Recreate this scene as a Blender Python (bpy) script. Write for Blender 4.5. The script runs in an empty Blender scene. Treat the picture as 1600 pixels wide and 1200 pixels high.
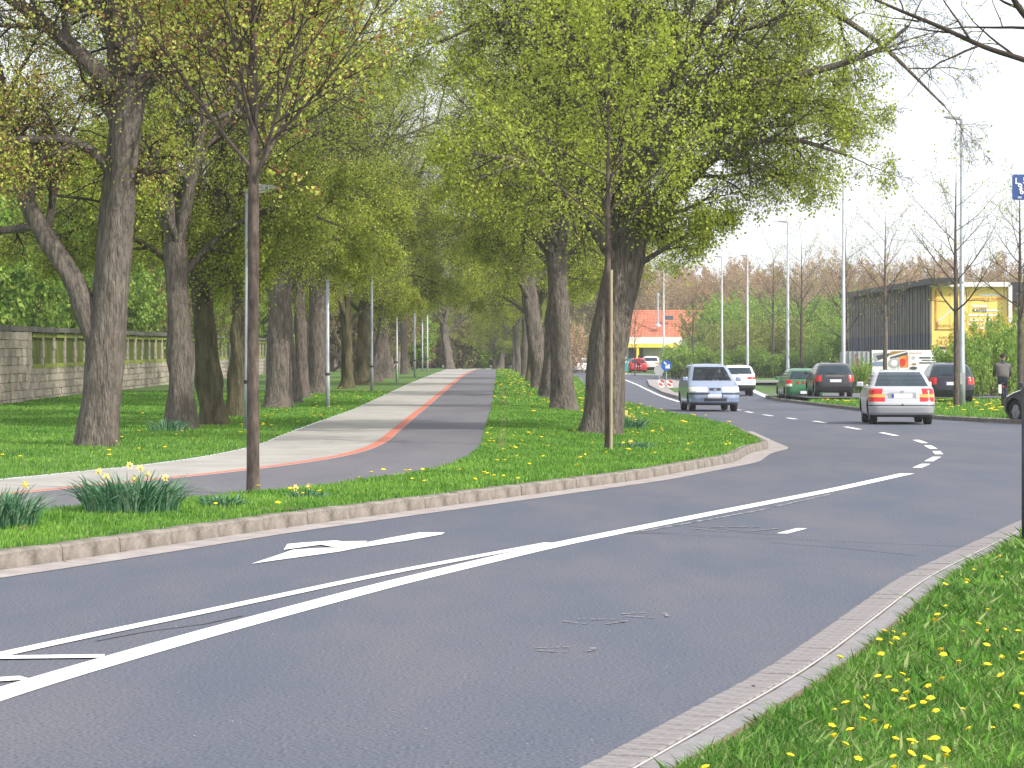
import bpy, bmesh, math, random
import numpy as np
from mathutils import Vector, Matrix, Quaternion

# ------------------------------------------------------------------ camera, sky, sun, exposure
SC = bpy.context.scene
COL = SC.collection
F, CX, HY, EYE = 4200.0, 800.0, 572.0, 1.5
cam_d = bpy.data.cameras.new('camera')
cam_d.sensor_width = 36.0
cam_d.lens = 36.0 * F / 1600.0
cam_d.shift_y = -(600.0 - HY) / 1600.0
cam_d.clip_start = 0.5
cam_d.clip_end = 6000.0
cam = bpy.data.objects.new('camera', cam_d)
COL.objects.link(cam)
cam.location = (0, 0, EYE)
cam.rotation_euler = (math.radians(90), 0, 0)
SC.camera = cam

SUN_EL, SUN_AZ = math.radians(38), math.radians(125)      # azimuth clockwise from +Y
world = bpy.data.worlds.new('World')
SC.world = world
world.use_nodes = True
wn, wl = world.node_tree.nodes, world.node_tree.links
bg = wn['Background']
sky = wn.new('ShaderNodeTexSky')
sky.sky_type = 'NISHITA'
sky.sun_disc = False
sky.sun_elevation = SUN_EL
sky.sun_rotation = SUN_AZ
sky.air_density = 1.0
sky.dust_density = 4.0
sky.ozone_density = 1.0
veil = wn.new('ShaderNodeMix'); veil.data_type = 'RGBA'; veil.inputs[0].default_value = 0.62   # thin bright high cloud over the blue
veil.inputs[7].default_value = (10.0, 10.3, 10.7, 1)
wl.new(sky.outputs[0], veil.inputs[6]); wl.new(veil.outputs[2], bg.inputs[0])
bg.inputs[1].default_value = 0.15

sun_d = bpy.data.lights.new('sun', 'SUN')
sun_d.energy = 4.0
sun_d.angle = math.radians(0.8)
sun_d.color = (1.0, 0.94, 0.85)
sun = bpy.data.objects.new('sun', sun_d)
COL.objects.link(sun)
sv = Vector((math.sin(SUN_AZ) * math.cos(SUN_EL), math.cos(SUN_AZ) * math.cos(SUN_EL), math.sin(SUN_EL)))
sun.rotation_euler = sv.to_track_quat('Z', 'Y').to_euler()
sun.location = (30, -20, 40)

SC.view_settings.view_transform = 'Standard'
SC.view_settings.look = 'None'
SC.view_settings.exposure = 0.28
SC.view_settings.gamma = 1.0
SC.view_settings.use_curve_mapping = False
SC.cycles.max_bounces = 6
SC.cycles.transparent_max_bounces = 8
SC.cycles.diffuse_bounces = 3

RNG = np.random.default_rng(7)
rnd = random.Random(11)

# ------------------------------------------------------------------ materials
def mat(name, col, rough=0.8, col2=None, scale=5.0, detail=4.0, bump=0.0, bscale=None, metal=0.0, spec=0.3,
        stretch=(1, 1, 1), fac=(0.35, 0.65), coat=0.0, coord='Object', island=None, transl=0.0, bdist=0.02):
    m = bpy.data.materials.new(name)
    m.use_nodes = True
    n, l = m.node_tree.nodes, m.node_tree.links
    b = n['Principled BSDF']
    b.inputs['Base Color'].default_value = (*col, 1)
    b.inputs['Roughness'].default_value = rough
    b.inputs['Metallic'].default_value = metal
    b.inputs['Specular IOR Level'].default_value = spec
    b.inputs['Coat Weight'].default_value = coat
    b.inputs['Coat Roughness'].default_value = 0.05
    src = None
    if col2 is not None or bump:
        tc = n.new('ShaderNodeTexCoord'); mp = n.new('ShaderNodeMapping')
        mp.inputs['Scale'].default_value = stretch
        l.new(tc.outputs[coord], mp.inputs[0])
    if col2 is not None:
        nz = n.new('ShaderNodeTexNoise'); nz.inputs['Scale'].default_value = scale; nz.inputs['Detail'].default_value = detail
        nz.inputs['Roughness'].default_value = 0.65
        l.new(mp.outputs[0], nz.inputs['Vector'])
        cr = n.new('ShaderNodeValToRGB')
        cr.color_ramp.elements[0].position = fac[0]; cr.color_ramp.elements[1].position = fac[1]
        cr.color_ramp.elements[0].color = (*col, 1); cr.color_ramp.elements[1].color = (*col2, 1)
        l.new(nz.outputs[0], cr.inputs[0])
        src = cr.outputs[0]
    if island is not None:
        g = n.new('ShaderNodeNewGeometry')
        c2 = n.new('ShaderNodeValToRGB')
        k = len(island)
        while len(c2.color_ramp.elements) < k:
            c2.color_ramp.elements.new(0.5)
        for i, c in enumerate(island):
            c2.color_ramp.elements[i].position = i / (k - 1)
            c2.color_ramp.elements[i].color = (*c, 1)
        l.new(g.outputs['Random Per Island'], c2.inputs[0])
        if src is not None:
            mx = n.new('ShaderNodeMix'); mx.data_type = 'RGBA'; mx.inputs[0].default_value = 0.5
            l.new(src, mx.inputs[6]); l.new(c2.outputs[0], mx.inputs[7]); src = mx.outputs[2]
        else:
            src = c2.outputs[0]
    if src is not None:
        l.new(src, b.inputs['Base Color'])
    if bump:
        bz = n.new('ShaderNodeTexNoise'); bz.inputs['Scale'].default_value = bscale or scale * 3; bz.inputs['Detail'].default_value = 5
        l.new(mp.outputs[0], bz.inputs['Vector'])
        bp = n.new('ShaderNodeBump'); bp.inputs['Strength'].default_value = bump; bp.inputs['Distance'].default_value = bdist
        l.new(bz.outputs[0], bp.inputs['Height']); l.new(bp.outputs[0], b.inputs['Normal'])
    if transl > 0:
        b.inputs['Specular IOR Level'].default_value = 0.12; b.inputs['Roughness'].default_value = 0.7
        t = n.new('ShaderNodeBsdfTranslucent')
        if src is not None: l.new(src, t.inputs[0])
        else: t.inputs[0].default_value = (*col, 1)
        ms = n.new('ShaderNodeMixShader'); ms.inputs[0].default_value = transl
        l.new(b.outputs[0], ms.inputs[1]); l.new(t.outputs[0], ms.inputs[2])
        l.new(ms.outputs[0], n['Material Output'].inputs[0])
    return m

def glass_mat(name, tint, alpha):
    m = bpy.data.materials.new(name); m.use_nodes = True
    n, l = m.node_tree.nodes, m.node_tree.links
    b = n['Principled BSDF']
    b.inputs['Base Color'].default_value = (*tint, 1); b.inputs['Roughness'].default_value = 0.04
    b.inputs['Specular IOR Level'].default_value = 0.7
    tr = n.new('ShaderNodeBsdfTransparent'); tr.inputs[0].default_value = (0.75, 0.85, 0.85, 1)
    ms = n.new('ShaderNodeMixShader'); ms.inputs[0].default_value = alpha
    l.new(b.outputs[0], ms.inputs[1]); l.new(tr.outputs[0], ms.inputs[2]); l.new(ms.outputs[0], n['Material Output'].inputs[0])
    return m

M = {}
def asphalt_mat(name, c1, c2, speck):
    m = bpy.data.materials.new(name); m.use_nodes = True
    n, l = m.node_tree.nodes, m.node_tree.links
    b = n['Principled BSDF']; b.inputs['Roughness'].default_value = 0.85; b.inputs['Specular IOR Level'].default_value = 0.35
    tc = n.new('ShaderNodeTexCoord')
    mp = n.new('ShaderNodeMapping'); mp.inputs['Rotation'].default_value = (0, 0, math.radians(17)); mp.inputs['Scale'].default_value = (1.0, 0.25, 1)
    l.new(tc.outputs['Object'], mp.inputs[0])
    big = n.new('ShaderNodeTexNoise'); big.inputs['Scale'].default_value = 0.8; big.inputs['Detail'].default_value = 5; big.inputs['Roughness'].default_value = 0.6
    l.new(mp.outputs[0], big.inputs['Vector'])
    cr = n.new('ShaderNodeValToRGB'); cr.color_ramp.elements[0].position = 0.3; cr.color_ramp.elements[1].position = 0.7
    cr.color_ramp.elements[0].color = (*c1, 1); cr.color_ramp.elements[1].color = (*c2, 1)
    l.new(big.outputs[0], cr.inputs[0])
    fine = n.new('ShaderNodeTexNoise'); fine.inputs['Scale'].default_value = 55; fine.inputs['Detail'].default_value = 3
    l.new(tc.outputs['Object'], fine.inputs['Vector'])
    c3 = n.new('ShaderNodeValToRGB'); c3.color_ramp.elements[0].position = 0.3; c3.color_ramp.elements[1].position = 0.72
    c3.color_ramp.elements[0].color = (0.55, 0.55, 0.55, 1); c3.color_ramp.elements[1].color = (speck, speck, speck, 1)
    l.new(fine.outputs[0], c3.inputs[0])
    mx = n.new('ShaderNodeMix'); mx.data_type = 'RGBA'; mx.blend_type = 'MULTIPLY'; mx.inputs[0].default_value = 1
    l.new(cr.outputs[0], mx.inputs[6]); l.new(c3.outputs[0], mx.inputs[7]); l.new(mx.outputs[2], b.inputs['Base Color'])
    bp = n.new('ShaderNodeBump'); bp.inputs['Strength'].default_value = 0.35; bp.inputs['Distance'].default_value = 0.01
    l.new(fine.outputs[0], bp.inputs['Height']); l.new(bp.outputs[0], b.inputs['Normal'])
    return m

M['asphalt'] = asphalt_mat('asphalt', (0.066, 0.079, 0.110), (0.104, 0.103, 0.122), 1.7)
M['path_dark'] = asphalt_mat('path_asphalt', (0.13, 0.127, 0.15), (0.175, 0.17, 0.185), 1.2)
M['path_light'] = mat('path_paving', (0.30, 0.285, 0.26), 0.9, (0.38, 0.365, 0.34), 1.2, 8, bump=0.2, bscale=30)
M['red_strip'] = mat('red_paving', (0.42, 0.13, 0.09), 0.9, (0.55, 0.20, 0.14), 8, 4)
M['paint'] = mat('road_paint', (0.62, 0.62, 0.60), 0.7, (0.82, 0.82, 0.80), 14, 8, fac=(0.25, 0.5))
M['worn_paint'] = mat('worn_paint', (0.10, 0.105, 0.13), 0.8, (0.46, 0.46, 0.45), 14, 8, fac=(0.48, 0.66))
M['seam'] = mat('scuffed_seam', (0.11, 0.10, 0.115), 0.85, (0.33, 0.28, 0.28), 10, 8, fac=(0.4, 0.6))
M['tar'] = mat('tar_seal', (0.07, 0.07, 0.075), 0.7, (0.13, 0.125, 0.13), 12, 5)
M['patch'] = mat('patched_asphalt', (0.105, 0.105, 0.115), 0.85, (0.16, 0.15, 0.15), 6, 8, bump=0.3, bscale=40)
M['kerb'] = mat('kerb_concrete', (0.09, 0.08, 0.06), 0.9, (0.27, 0.24, 0.215), 3.2, 12, bump=0.6, bscale=30)
M['gutter'] = mat('gutter_concrete', (0.27, 0.235, 0.23), 0.9, (0.38, 0.345, 0.335), 3, 9, bump=0.2, bscale=30)
M['kerb_dark'] = mat('dark_kerb', (0.10, 0.09, 0.085), 0.9, (0.2, 0.18, 0.16), 3, 8)
M['brick'] = mat('gutter_brick', (0.17, 0.155, 0.155), 0.85, (0.27, 0.25, 0.25), 16, 6, bump=0.3, bscale=50)
M['slab'] = mat('kerb_slab', (0.20, 0.19, 0.195), 0.85, (0.28, 0.265, 0.27), 12, 6, bump=0.3, bscale=50)
M['mortar'] = mat('pale_mortar', (0.40, 0.38, 0.37), 0.9, (0.5, 0.48, 0.46), 20, 4)
M['soil'] = mat('turf_ground', (0.06, 0.12, 0.024), 0.95, (0.11, 0.19, 0.04), 1.3, 10, bump=0.8, bscale=14, bdist=0.05)
M['earth'] = mat('bare_earth', (0.16, 0.11, 0.075), 0.95, (0.24, 0.17, 0.12), 6, 8)
G1, G2, G3, G4 = (0.025, 0.11, 0.014), (0.075, 0.24, 0.026), (0.19, 0.42, 0.06), (0.42, 0.54, 0.22)
G5 = (0.48, 0.40, 0.26)
M['grass'] = mat('grass_blade', G1, 0.55, (0.26, 0.42, 0.07), 0.9, 6, island=(G1, G2, G2, G3, G3, G3, G4), transl=0.35, coord='Object')
M['grass_near'] = mat('grass_blade_long', G1, 0.5, (0.17, 0.30, 0.05), 1.5, 6, island=(G1, G1, G2, G2, G3, G3, G4, G5), transl=0.35, coord='Object')
M['bark'] = mat('bark', (0.06, 0.052, 0.045), 0.95, (0.25, 0.215, 0.185), 15, 14, bump=1.0, bscale=34, stretch=(1, 1, 0.2), spec=0.1, bdist=0.09, fac=(0.3, 0.68))
M['bark_green'] = mat('mossy_bark', (0.055, 0.05, 0.03), 0.95, (0.15, 0.135, 0.08), 6, 10, bump=1.0, bscale=20, stretch=(1, 1, 0.25), spec=0.1, bdist=0.06)
M['bark_dark'] = mat('dark_branch_bark', (0.03, 0.025, 0.02), 0.95, (0.08, 0.065, 0.055), 4, 4, spec=0.1)
M['bark_young'] = mat('young_bark', (0.05, 0.04, 0.035), 0.9, (0.15, 0.12, 0.10), 14, 8, bump=0.5, bscale=40, stretch=(1, 1, 0.3), spec=0.1)
M['twig_red'] = mat('reddish_twigs', (0.22, 0.15, 0.11), 0.9, (0.38, 0.27, 0.19), 0.4, 4, spec=0.1)
M['twig_grey'] = mat('greyish_twigs', (0.17, 0.14, 0.12), 0.9, (0.27, 0.22, 0.18), 0.4, 4, spec=0.1)
L1, L2, L3, L4 = (0.19, 0.26, 0.03), (0.35, 0.43, 0.05), (0.51, 0.58, 0.09), (0.66, 0.68, 0.18)
M['leaf'] = mat('spring_leaf', L1, 0.5, island=(L1, L2, L3, L2, L4), transl=0.5)
M['leaf_mix'] = mat('mixed_spring_leaf', L1, 0.5, island=(L1, (0.10, 0.19, 0.025), L2, L3, L2, L3, (0.24, 0.18, 0.07), L4), transl=0.5)
M['leaf_young'] = mat('budding_leaf', L2, 0.5, island=((0.34, 0.15, 0.08), (0.30, 0.17, 0.08), L2, L3, L4, (0.56, 0.58, 0.14)), transl=0.45)
M['leaf_dark'] = mat('wood_leaf', (0.07, 0.13, 0.02), 0.6, island=((0.10, 0.20, 0.02), (0.20, 0.34, 0.04), (0.30, 0.42, 0.06), (0.18, 0.17, 0.06)), transl=0.4)
M['leaf_mixhedge'] = mat('mixed_hedge_leaf', (0.07, 0.13, 0.02), 0.6, island=((0.10, 0.18, 0.03), (0.26, 0.32, 0.06), (0.36, 0.42, 0.10), (0.34, 0.24, 0.10)), transl=0.4)
M['leaf_brown'] = mat('bud_haze', (0.25, 0.15, 0.1), 0.8, island=((0.36, 0.22, 0.14), (0.48, 0.32, 0.20), (0.56, 0.44, 0.22), (0.38, 0.27, 0.20)), transl=0.35)
M['leaf_olive'] = mat('olive_buds', (0.25, 0.15, 0.1), 0.8, island=((0.18, 0.15, 0.07), (0.28, 0.24, 0.10), (0.26, 0.28, 0.08), (0.22, 0.15, 0.10)), transl=0.35)
M['leaf_yellow'] = mat('forsythia_flower', (0.6, 0.45, 0.05), 0.7, island=((0.65, 0.42, 0.04), (0.75, 0.55, 0.06), (0.35, 0.35, 0.06)), transl=0.4)
M['leaf_bush'] = mat('bush_leaf', (0.10, 0.2, 0.03), 0.6, island=((0.09, 0.19, 0.03), (0.19, 0.34, 0.05), (0.30, 0.46, 0.08), (0.42, 0.50, 0.12)), transl=0.4)
M['daff'] = mat('daffodil_leaf', (0.05, 0.13, 0.06), 0.45, island=((0.03, 0.11, 0.05), (0.06, 0.17, 0.08), (0.12, 0.26, 0.14), (0.30, 0.42, 0.28)), transl=0.25)
M['yellow'] = mat('dandelion_yellow', (0.80, 0.56, 0.01), 0.6, (0.85, 0.68, 0.02), 90, 3)
M['cream'] = mat('daffodil_petal', (0.85, 0.75, 0.25), 0.6, (0.85, 0.6, 0.1), 60, 2)
M['stem'] = mat('flower_stem', (0.30, 0.17, 0.10), 0.6, (0.22, 0.25, 0.10), 30, 2)
M['galv'] = mat('galvanised_steel', (0.33, 0.36, 0.39), 0.5, (0.44, 0.47, 0.50), 3, 3, metal=0.35, spec=0.5)
M['lamp_grey'] = mat('lamp_housing', (0.32, 0.33, 0.34), 0.5, (0.4, 0.41, 0.42), 8, 2)
M['lamp_glass'] = mat('lamp_glass', (0.7, 0.7, 0.68), 0.2, (0.8, 0.8, 0.78), 8, 2)
M['dark_metal'] = mat('dark_metal', (0.03, 0.03, 0.035), 0.5, (0.05, 0.05, 0.055), 10, 2)
M['black'] = mat('black_rubber', (0.018, 0.018, 0.02), 0.8, (0.03, 0.03, 0.03), 20, 3)
M['plastic'] = mat('dark_plastic', (0.03, 0.03, 0.033), 0.6, (0.045, 0.045, 0.05), 20, 3)
M['inside'] = mat('car_interior', (0.035, 0.035, 0.04), 0.9, (0.06, 0.06, 0.065), 8, 2)
M['rim'] = mat('wheel_rim', (0.35, 0.36, 0.38), 0.35, (0.42, 0.43, 0.45), 8, 2, metal=0.6, spec=0.5)
M['red_light'] = mat('red_lamp_lens', (0.50, 0.012, 0.012), 0.15, (0.6, 0.02, 0.02), 20, 2, coat=0.6)
M['orange_light'] = mat('amber_lamp_lens', (0.75, 0.28, 0.05), 0.15, (0.8, 0.4, 0.1), 20, 2, coat=0.6)
M['clear_light'] = mat('clear_lamp_lens', (0.62, 0.60, 0.54), 0.12, (0.85, 0.82, 0.74), 25, 2, coat=0.7, metal=0.2)
M['plate'] = mat('plate_white', (0.78, 0.78, 0.77), 0.5, (0.82, 0.82, 0.8), 30, 2)
M['blue_band'] = mat('plate_blue', (0.02, 0.07, 0.45), 0.5, (0.03, 0.08, 0.5), 30, 2)
M['stone'] = mat('wall_stone', (0.22, 0.19, 0.16), 0.95, (0.42, 0.385, 0.34), 3.0, 10, bump=0.8, bscale=14, bdist=0.05, island=((0.22, 0.19, 0.15), (0.36, 0.31, 0.25), (0.46, 0.40, 0.32), (0.28, 0.27, 0.17)))
M['coping'] = mat('coping_stone', (0.06, 0.06, 0.05), 0.95, (0.15, 0.145, 0.12), 3, 8, bump=0.6, bscale=14)
M['panel'] = mat('green_panel', (0.06, 0.085, 0.015), 0.8, (0.13, 0.165, 0.025), 2.5, 6, stretch=(1, 1, 0.4))
M['ledge'] = mat('mossy_ledge', (0.17, 0.21, 0.03), 0.9, (0.26, 0.31, 0.06), 5, 4)
M['tile'] = mat('roof_tile', (0.42, 0.13, 0.07), 0.85, (0.56, 0.21, 0.12), 1.5, 8, island=((0.38, 0.12, 0.07), (0.5, 0.17, 0.10), (0.58, 0.24, 0.15)))
M['white_wall'] = mat('white_render', (0.70, 0.69, 0.67), 0.9, (0.8, 0.79, 0.77), 1.2, 6)
M['yellow_panel'] = mat('yellow_panel', (0.82, 0.60, 0.15), 0.7, (0.87, 0.68, 0.22), 0.6, 5)
M['yellow_fascia'] = mat('yellow_fascia', (0.75, 0.6, 0.06), 0.6, (0.8, 0.68, 0.1), 1, 3)
M['grey_slat'] = mat('dark_cladding', (0.085, 0.09, 0.11), 0.7, (0.12, 0.125, 0.15), 1.2, 6, stretch=(1, 1, 0.2))
M['grey_upper'] = mat('weathered_cladding', (0.14, 0.13, 0.12), 0.85, (0.21, 0.20, 0.17), 1.0, 6)
M['white'] = mat('white_board', (0.74, 0.74, 0.74), 0.6, (0.8, 0.8, 0.8), 2, 4)
M['ink'] = mat('print_dark', (0.05, 0.06, 0.07), 0.7, (0.08, 0.09, 0.1), 10, 2)
M['ink_brown'] = mat('print_brown', (0.30, 0.16, 0.05), 0.7, (0.38, 0.22, 0.08), 10, 2)
M['orange'] = mat('print_orange', (0.8, 0.35, 0.06), 0.7, (0.55, 0.12, 0.06), 2.5, 2)
M['teal'] = mat('teal_panel', (0.02, 0.30, 0.36), 0.6, (0.03, 0.36, 0.42), 4, 2)
M['blue_sign'] = mat('blue_sign', (0.02, 0.10, 0.42), 0.45, (0.03, 0.12, 0.48), 6, 2)
M['navy_sign'] = mat('navy_sign', (0.045, 0.085, 0.24), 0.45, (0.055, 0.10, 0.28), 6, 2)
M['red_paint'] = mat('red_paint', (0.60, 0.03, 0.02), 0.5, (0.65, 0.05, 0.03), 6, 2)
M['skin'] = mat('skin', (0.50, 0.28, 0.20), 0.6, (0.55, 0.32, 0.23), 20, 2)
M['hair'] = mat('dark_hair', (0.015, 0.012, 0.01), 0.8, (0.03, 0.025, 0.02), 40, 2)
M['jacket'] = mat('grey_jacket', (0.10, 0.095, 0.09), 0.9, (0.14, 0.13, 0.125), 12, 4, bump=0.4, bscale=9)
M['trousers'] = mat('dark_trousers', (0.02, 0.025, 0.05), 0.9, (0.035, 0.04, 0.07), 12, 3)
M['shirt'] = mat('pale_shirt', (0.55, 0.5, 0.5), 0.9, (0.62, 0.57, 0.56), 12, 3)
M['red_shirt'] = mat('red_jacket', (0.55, 0.02, 0.04), 0.8, (0.6, 0.04, 0.06), 12, 3)
M['wood'] = mat('wooden_stake', (0.34, 0.27, 0.18), 0.85, (0.44, 0.36, 0.25), 12, 6, stretch=(1, 1, 0.15))
M['glass'] = glass_mat('tinted_glass', (0.012, 0.03, 0.045), 0.15)
M['glass_clear'] = glass_mat('windscreen_glass', (0.02, 0.03, 0.045), 0.74)
M['house_glass'] = mat('window_glass', (0.03, 0.05, 0.06), 0.1, (0.05, 0.07, 0.08), 3, 2, spec=0.6)
M['fruit_red'] = mat('dull_red_wall', (0.32, 0.10, 0.08), 0.9, (0.42, 0.16, 0.12), 2, 5)
def paint(name, col, metal=0.35, rough=0.32):
    return mat(name, col, rough, tuple(min(1, c * 1.06) for c in col), 2.0, 3, metal=metal, spec=0.5, coat=0.45)
M['silver'] = paint('silver_paint', (0.46, 0.47, 0.49), 0.3)
M['silver_blue'] = paint('silver_blue_paint', (0.24, 0.30, 0.44), 0.3)
M['white_paint'] = paint('white_car_paint', (0.78, 0.78, 0.77), 0.0)
M['green_paint'] = paint('green_car_paint', (0.03, 0.16, 0.06), 0.2)
M['dark_paint'] = paint('dark_grey_car_paint', (0.022, 0.023, 0.027), 0.2)
M['navy_paint'] = paint('black_blue_car_paint', (0.010, 0.012, 0.022), 0.1)
M['black_paint'] = paint('black_car_paint', (0.014, 0.018, 0.018), 0.2)
M['red_car'] = paint('red_car_paint', (0.55, 0.02, 0.03), 0.1)

# ------------------------------------------------------------------ mesh helpers
def link(o, parent=None):
    COL.objects.link(o)
    if parent is not None: o.parent = parent
    return o

def tag(o, label=None, cat=None, group=None, kind=None):
    if label: o['label'] = label
    if cat: o['category'] = cat
    if group: o['group'] = group
    if kind: o['kind'] = kind
    return o

def empty(name, loc, rz=0.0, label=None, cat=None, group=None):
    o = bpy.data.objects.new(name, None)
    o.empty_display_size = 0.2
    link(o); o.location = loc; o.rotation_euler = (0, 0, rz)
    return tag(o, label, cat, group)

def mesh_obj(name, verts, faces, m, parent=None, smooth=False, kind=None):
    me = bpy.data.meshes.new(name)
    me.from_pydata([tuple(v) for v in verts], [], [tuple(f) for f in faces])
    for mm in (m if isinstance(m, (list, tuple)) else [m]): me.materials.append(mm)
    if smooth: me.polygons.foreach_set('use_smooth', [True] * len(me.polygons))
    me.update()
    o = bpy.data.objects.new(name, me)
    link(o, parent)
    if kind: o['kind'] = kind
    return o

def np_mesh(name, V, Fc, m, parent=None, kind=None, smooth=False):
    """V (n,3), Fc (k,q) equal-sized faces"""
    me = bpy.data.meshes.new(name)
    V = np.ascontiguousarray(V, dtype=np.float32); Fc = np.ascontiguousarray(Fc, dtype=np.int32)
    k, q = Fc.shape
    me.vertices.add(len(V)); me.vertices.foreach_set('co', V.ravel())
    me.loops.add(k * q); me.loops.foreach_set('vertex_index', Fc.ravel())
    me.polygons.add(k)
    me.polygons.foreach_set('loop_start', np.arange(0, k * q, q, dtype=np.int32))
    me.polygons.foreach_set('loop_total', np.full(k, q, dtype=np.int32))
    if smooth: me.polygons.foreach_set('use_smooth', np.ones(k, dtype=bool))
    me.materials.append(m)
    me.update(calc_edges=True)
    o = bpy.data.objects.new(name, me)
    link(o, parent)
    if kind: o['kind'] = kind
    return o

class MB:
    def __init__(s): s.v = []; s.f = []
    def add(s, vs, fs):
        b = len(s.v); s.v.extend(vs); s.f.extend([tuple(i + b for i in f) for f in fs])
    def box(s, c, d, rz=0.0, taper=1.0, mtx=None):
        hx, hy, hz = d[0] / 2, d[1] / 2, d[2] / 2
        pts = []
        cr, sr = math.cos(rz), math.sin(rz)
        for z, t in ((-hz, 1.0), (hz, taper)):
            for x, y in ((-hx, -hy), (hx, -hy), (hx, hy), (-hx, hy)):
                X, Y = x * t, y * t
                p = Vector((X * cr - Y * sr, X * sr + Y * cr, z))
                if mtx is not None: p = mtx @ p
                pts.append((c[0] + p[0], c[1] + p[1], c[2] + p[2]))
        s.add(pts, [(3, 2, 1, 0), (4, 5, 6, 7), (0, 1, 5, 4), (1, 2, 6, 5), (2, 3, 7, 6), (3, 0, 4, 7)])
        return s
    def tube(s, pts, rad, n=8, cap=True, lump=None):
        pts = [Vector(p) for p in pts]
        if not isinstance(rad, (list, tuple)): rad = [rad] * len(pts)
        t = (pts[1] - pts[0]).normalized()
        ref = Vector((0, 0, 1)) if abs(t.z) < 0.9 else Vector((1, 0, 0))
        u = t.cross(ref).normalized()
        b = len(s.v)
        for i, p in enumerate(pts):
            if i == 0: t = pts[1] - pts[0]
            elif i == len(pts) - 1: t = pts[-1] - pts[-2]
            else: t = pts[i + 1] - pts[i - 1]
            if t.length < 1e-9: t = Vector((0, 0, 1))
            t.normalize()
            u = (u - t * u.dot(t))
            if u.length < 1e-6: u = t.orthogonal()
            u.normalize(); w = t.cross(u)
            for k in range(n):
                a = 2 * math.pi * k / n
                r = rad[i]
                if lump: r *= lump(i, a, p)
                q = p + (u * math.cos(a) + w * math.sin(a)) * r
                s.v.append((q.x, q.y, q.z))
        for i in range(len(pts) - 1):
            for k in range(n):
                k2 = (k + 1) % n
                s.f.append((b + i * n + k, b + i * n + k2, b + (i + 1) * n + k2, b + (i + 1) * n + k))
        if cap:
            s.f.append(tuple(b + k for k in reversed(range(n))))
            e = b + (len(pts) - 1) * n
            s.f.append(tuple(e + k for k in range(n)))
        return s
    def poly(s, pts): s.add([tuple(p) for p in pts], [tuple(range(len(pts)))]); return s
    def prism(s, pts2, y0, y1):
        """outline in x,z extruded between y0 and y1"""
        n = len(pts2)
        vs = [(x, y0, z) for x, z in pts2] + [(x, y1, z) for x, z in pts2]
        fs = [tuple(range(n)), tuple(reversed(range(n, 2 * n)))] + [(i, i + n, (i + 1) % n + n, (i + 1) % n) for i in range(n)]
        s.add(vs, fs); return s
    def build(s, name, m, parent=None, smooth=False, kind=None):
        return mesh_obj(name, s.v, s.f, m, parent, smooth, kind)

def copy_tree(o, parent=None):
    c = o.copy(); COL.objects.link(c)
    if parent is not None: c.parent = parent
    for ch in list(o.children): copy_tree(ch, c)
    return c

def smooth_table(pts, win=2.0, step=0.25):
    pts = sorted(pts)
    ys = np.arange(pts[0][0], pts[-1][0] + step, step)
    xs = np.interp(ys, [p[0] for p in pts], [p[1] for p in pts])
    k = max(1, int(win / step)) | 1
    pad = k // 2
    xp = np.concatenate([2 * xs[0] - xs[pad:0:-1], xs, 2 * xs[-1] - xs[-2:-pad - 2:-1]]) if pad else xs
    return ys, np.convolve(xp, np.ones(k) / k, 'valid')[:len(ys)]

def fn(pts, win=2.0):
    ys, xs = smooth_table(pts, win)
    return lambda y: np.interp(y, ys, xs)

# heights of the road and of the path side (distance from the camera, height in metres)
roadz = fn([(-20, 0), (60, 0), (90, -.05), (140, -.08), (175, .1), (210, .4), (262, .82), (350, 1.05), (900, 1.2)], 20)
leftz = fn([(-20, .12), (20, .12), (35, .15), (47, .3), (70, .40), (94, .58), (119, .76), (143, .9), (173, 1.07), (230, 1.25), (300, 1.32), (900, 1.34)], 8)

def unproj(px, py, zf):
    d = 50.0
    for _ in range(60):
        d = 0.5 * d + 0.5 * F * (EYE - float(zf(d))) / (py - HY)
    return (px - CX) * d / F, d

# edges as X(y)
def edge(pix, zf, pre=(), post=()):
    pts = [(unproj(px, py, zf)[1], unproj(px, py, zf)[0]) for px, py in pix]
    return sorted(list(pre) + pts + list(post))
kl_pts = edge([(0, 892), (200, 862), (400, 831), (600, 804), (800, 777), (1000, 750), (1150, 722), (1172, 708)], roadz,
              pre=[(-5, -12.4), (9, -7.6)],
              post=[(49, 4.72), (53.5, 4.86), (62.5, 5.2), (72.5, 5.15), (80, 4.95), (97, 4.8), (109, 4.55), (150, 4.7), (233, 5.7), (262, 5.3), (400, 5), (900, 5)])
KL = fn(kl_pts, 1.6)
KR = fn([(-5, -4.4), (10.0, .26), (13.3, 1.27), (18.9, 2.70), (25.9, 4.88), (45, 11.3), (60, 15.2), (68, 14.6), (72, 12.9), (76, 12.15),
         (85, 11.95), (98, 11.95), (121, 11.85), (140, 13.0), (165, 14.5), (215, 16.5), (235, 15.5), (248, 11), (258, 8.9), (300, 8.3), (900, 8.6)], 2.0)
PRt = edge([(70, 797), (400, 773), (600, 747), (700, 731), (750, 703), (768, 640), (776, 582)], leftz, pre=[(-5, -14), (18, -7.6)], post=[(230, -1.3), (900, -3)])
PLt = edge([(0, 748), (280, 720), (400, 697), (550, 640), (680, 583)], leftz, pre=[(-5, -17), (22, -9.2)], post=[(230, -5.6), (900, -7)])
PMt = edge([(50, 766), (400, 731), (500, 717), (560, 706), (600, 688), (650, 645), (725, 585)], leftz, pre=[(-5, -15.5), (18, -9)], post=[(230, -3.0), (900, -5)])
PR, PL, PM = fn(PRt, 4), fn(PLt, 4), fn(PMt, 4)

def sstep(t): t = np.clip(t, 0, 1); return t * t * (3 - 2 * t)

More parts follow.
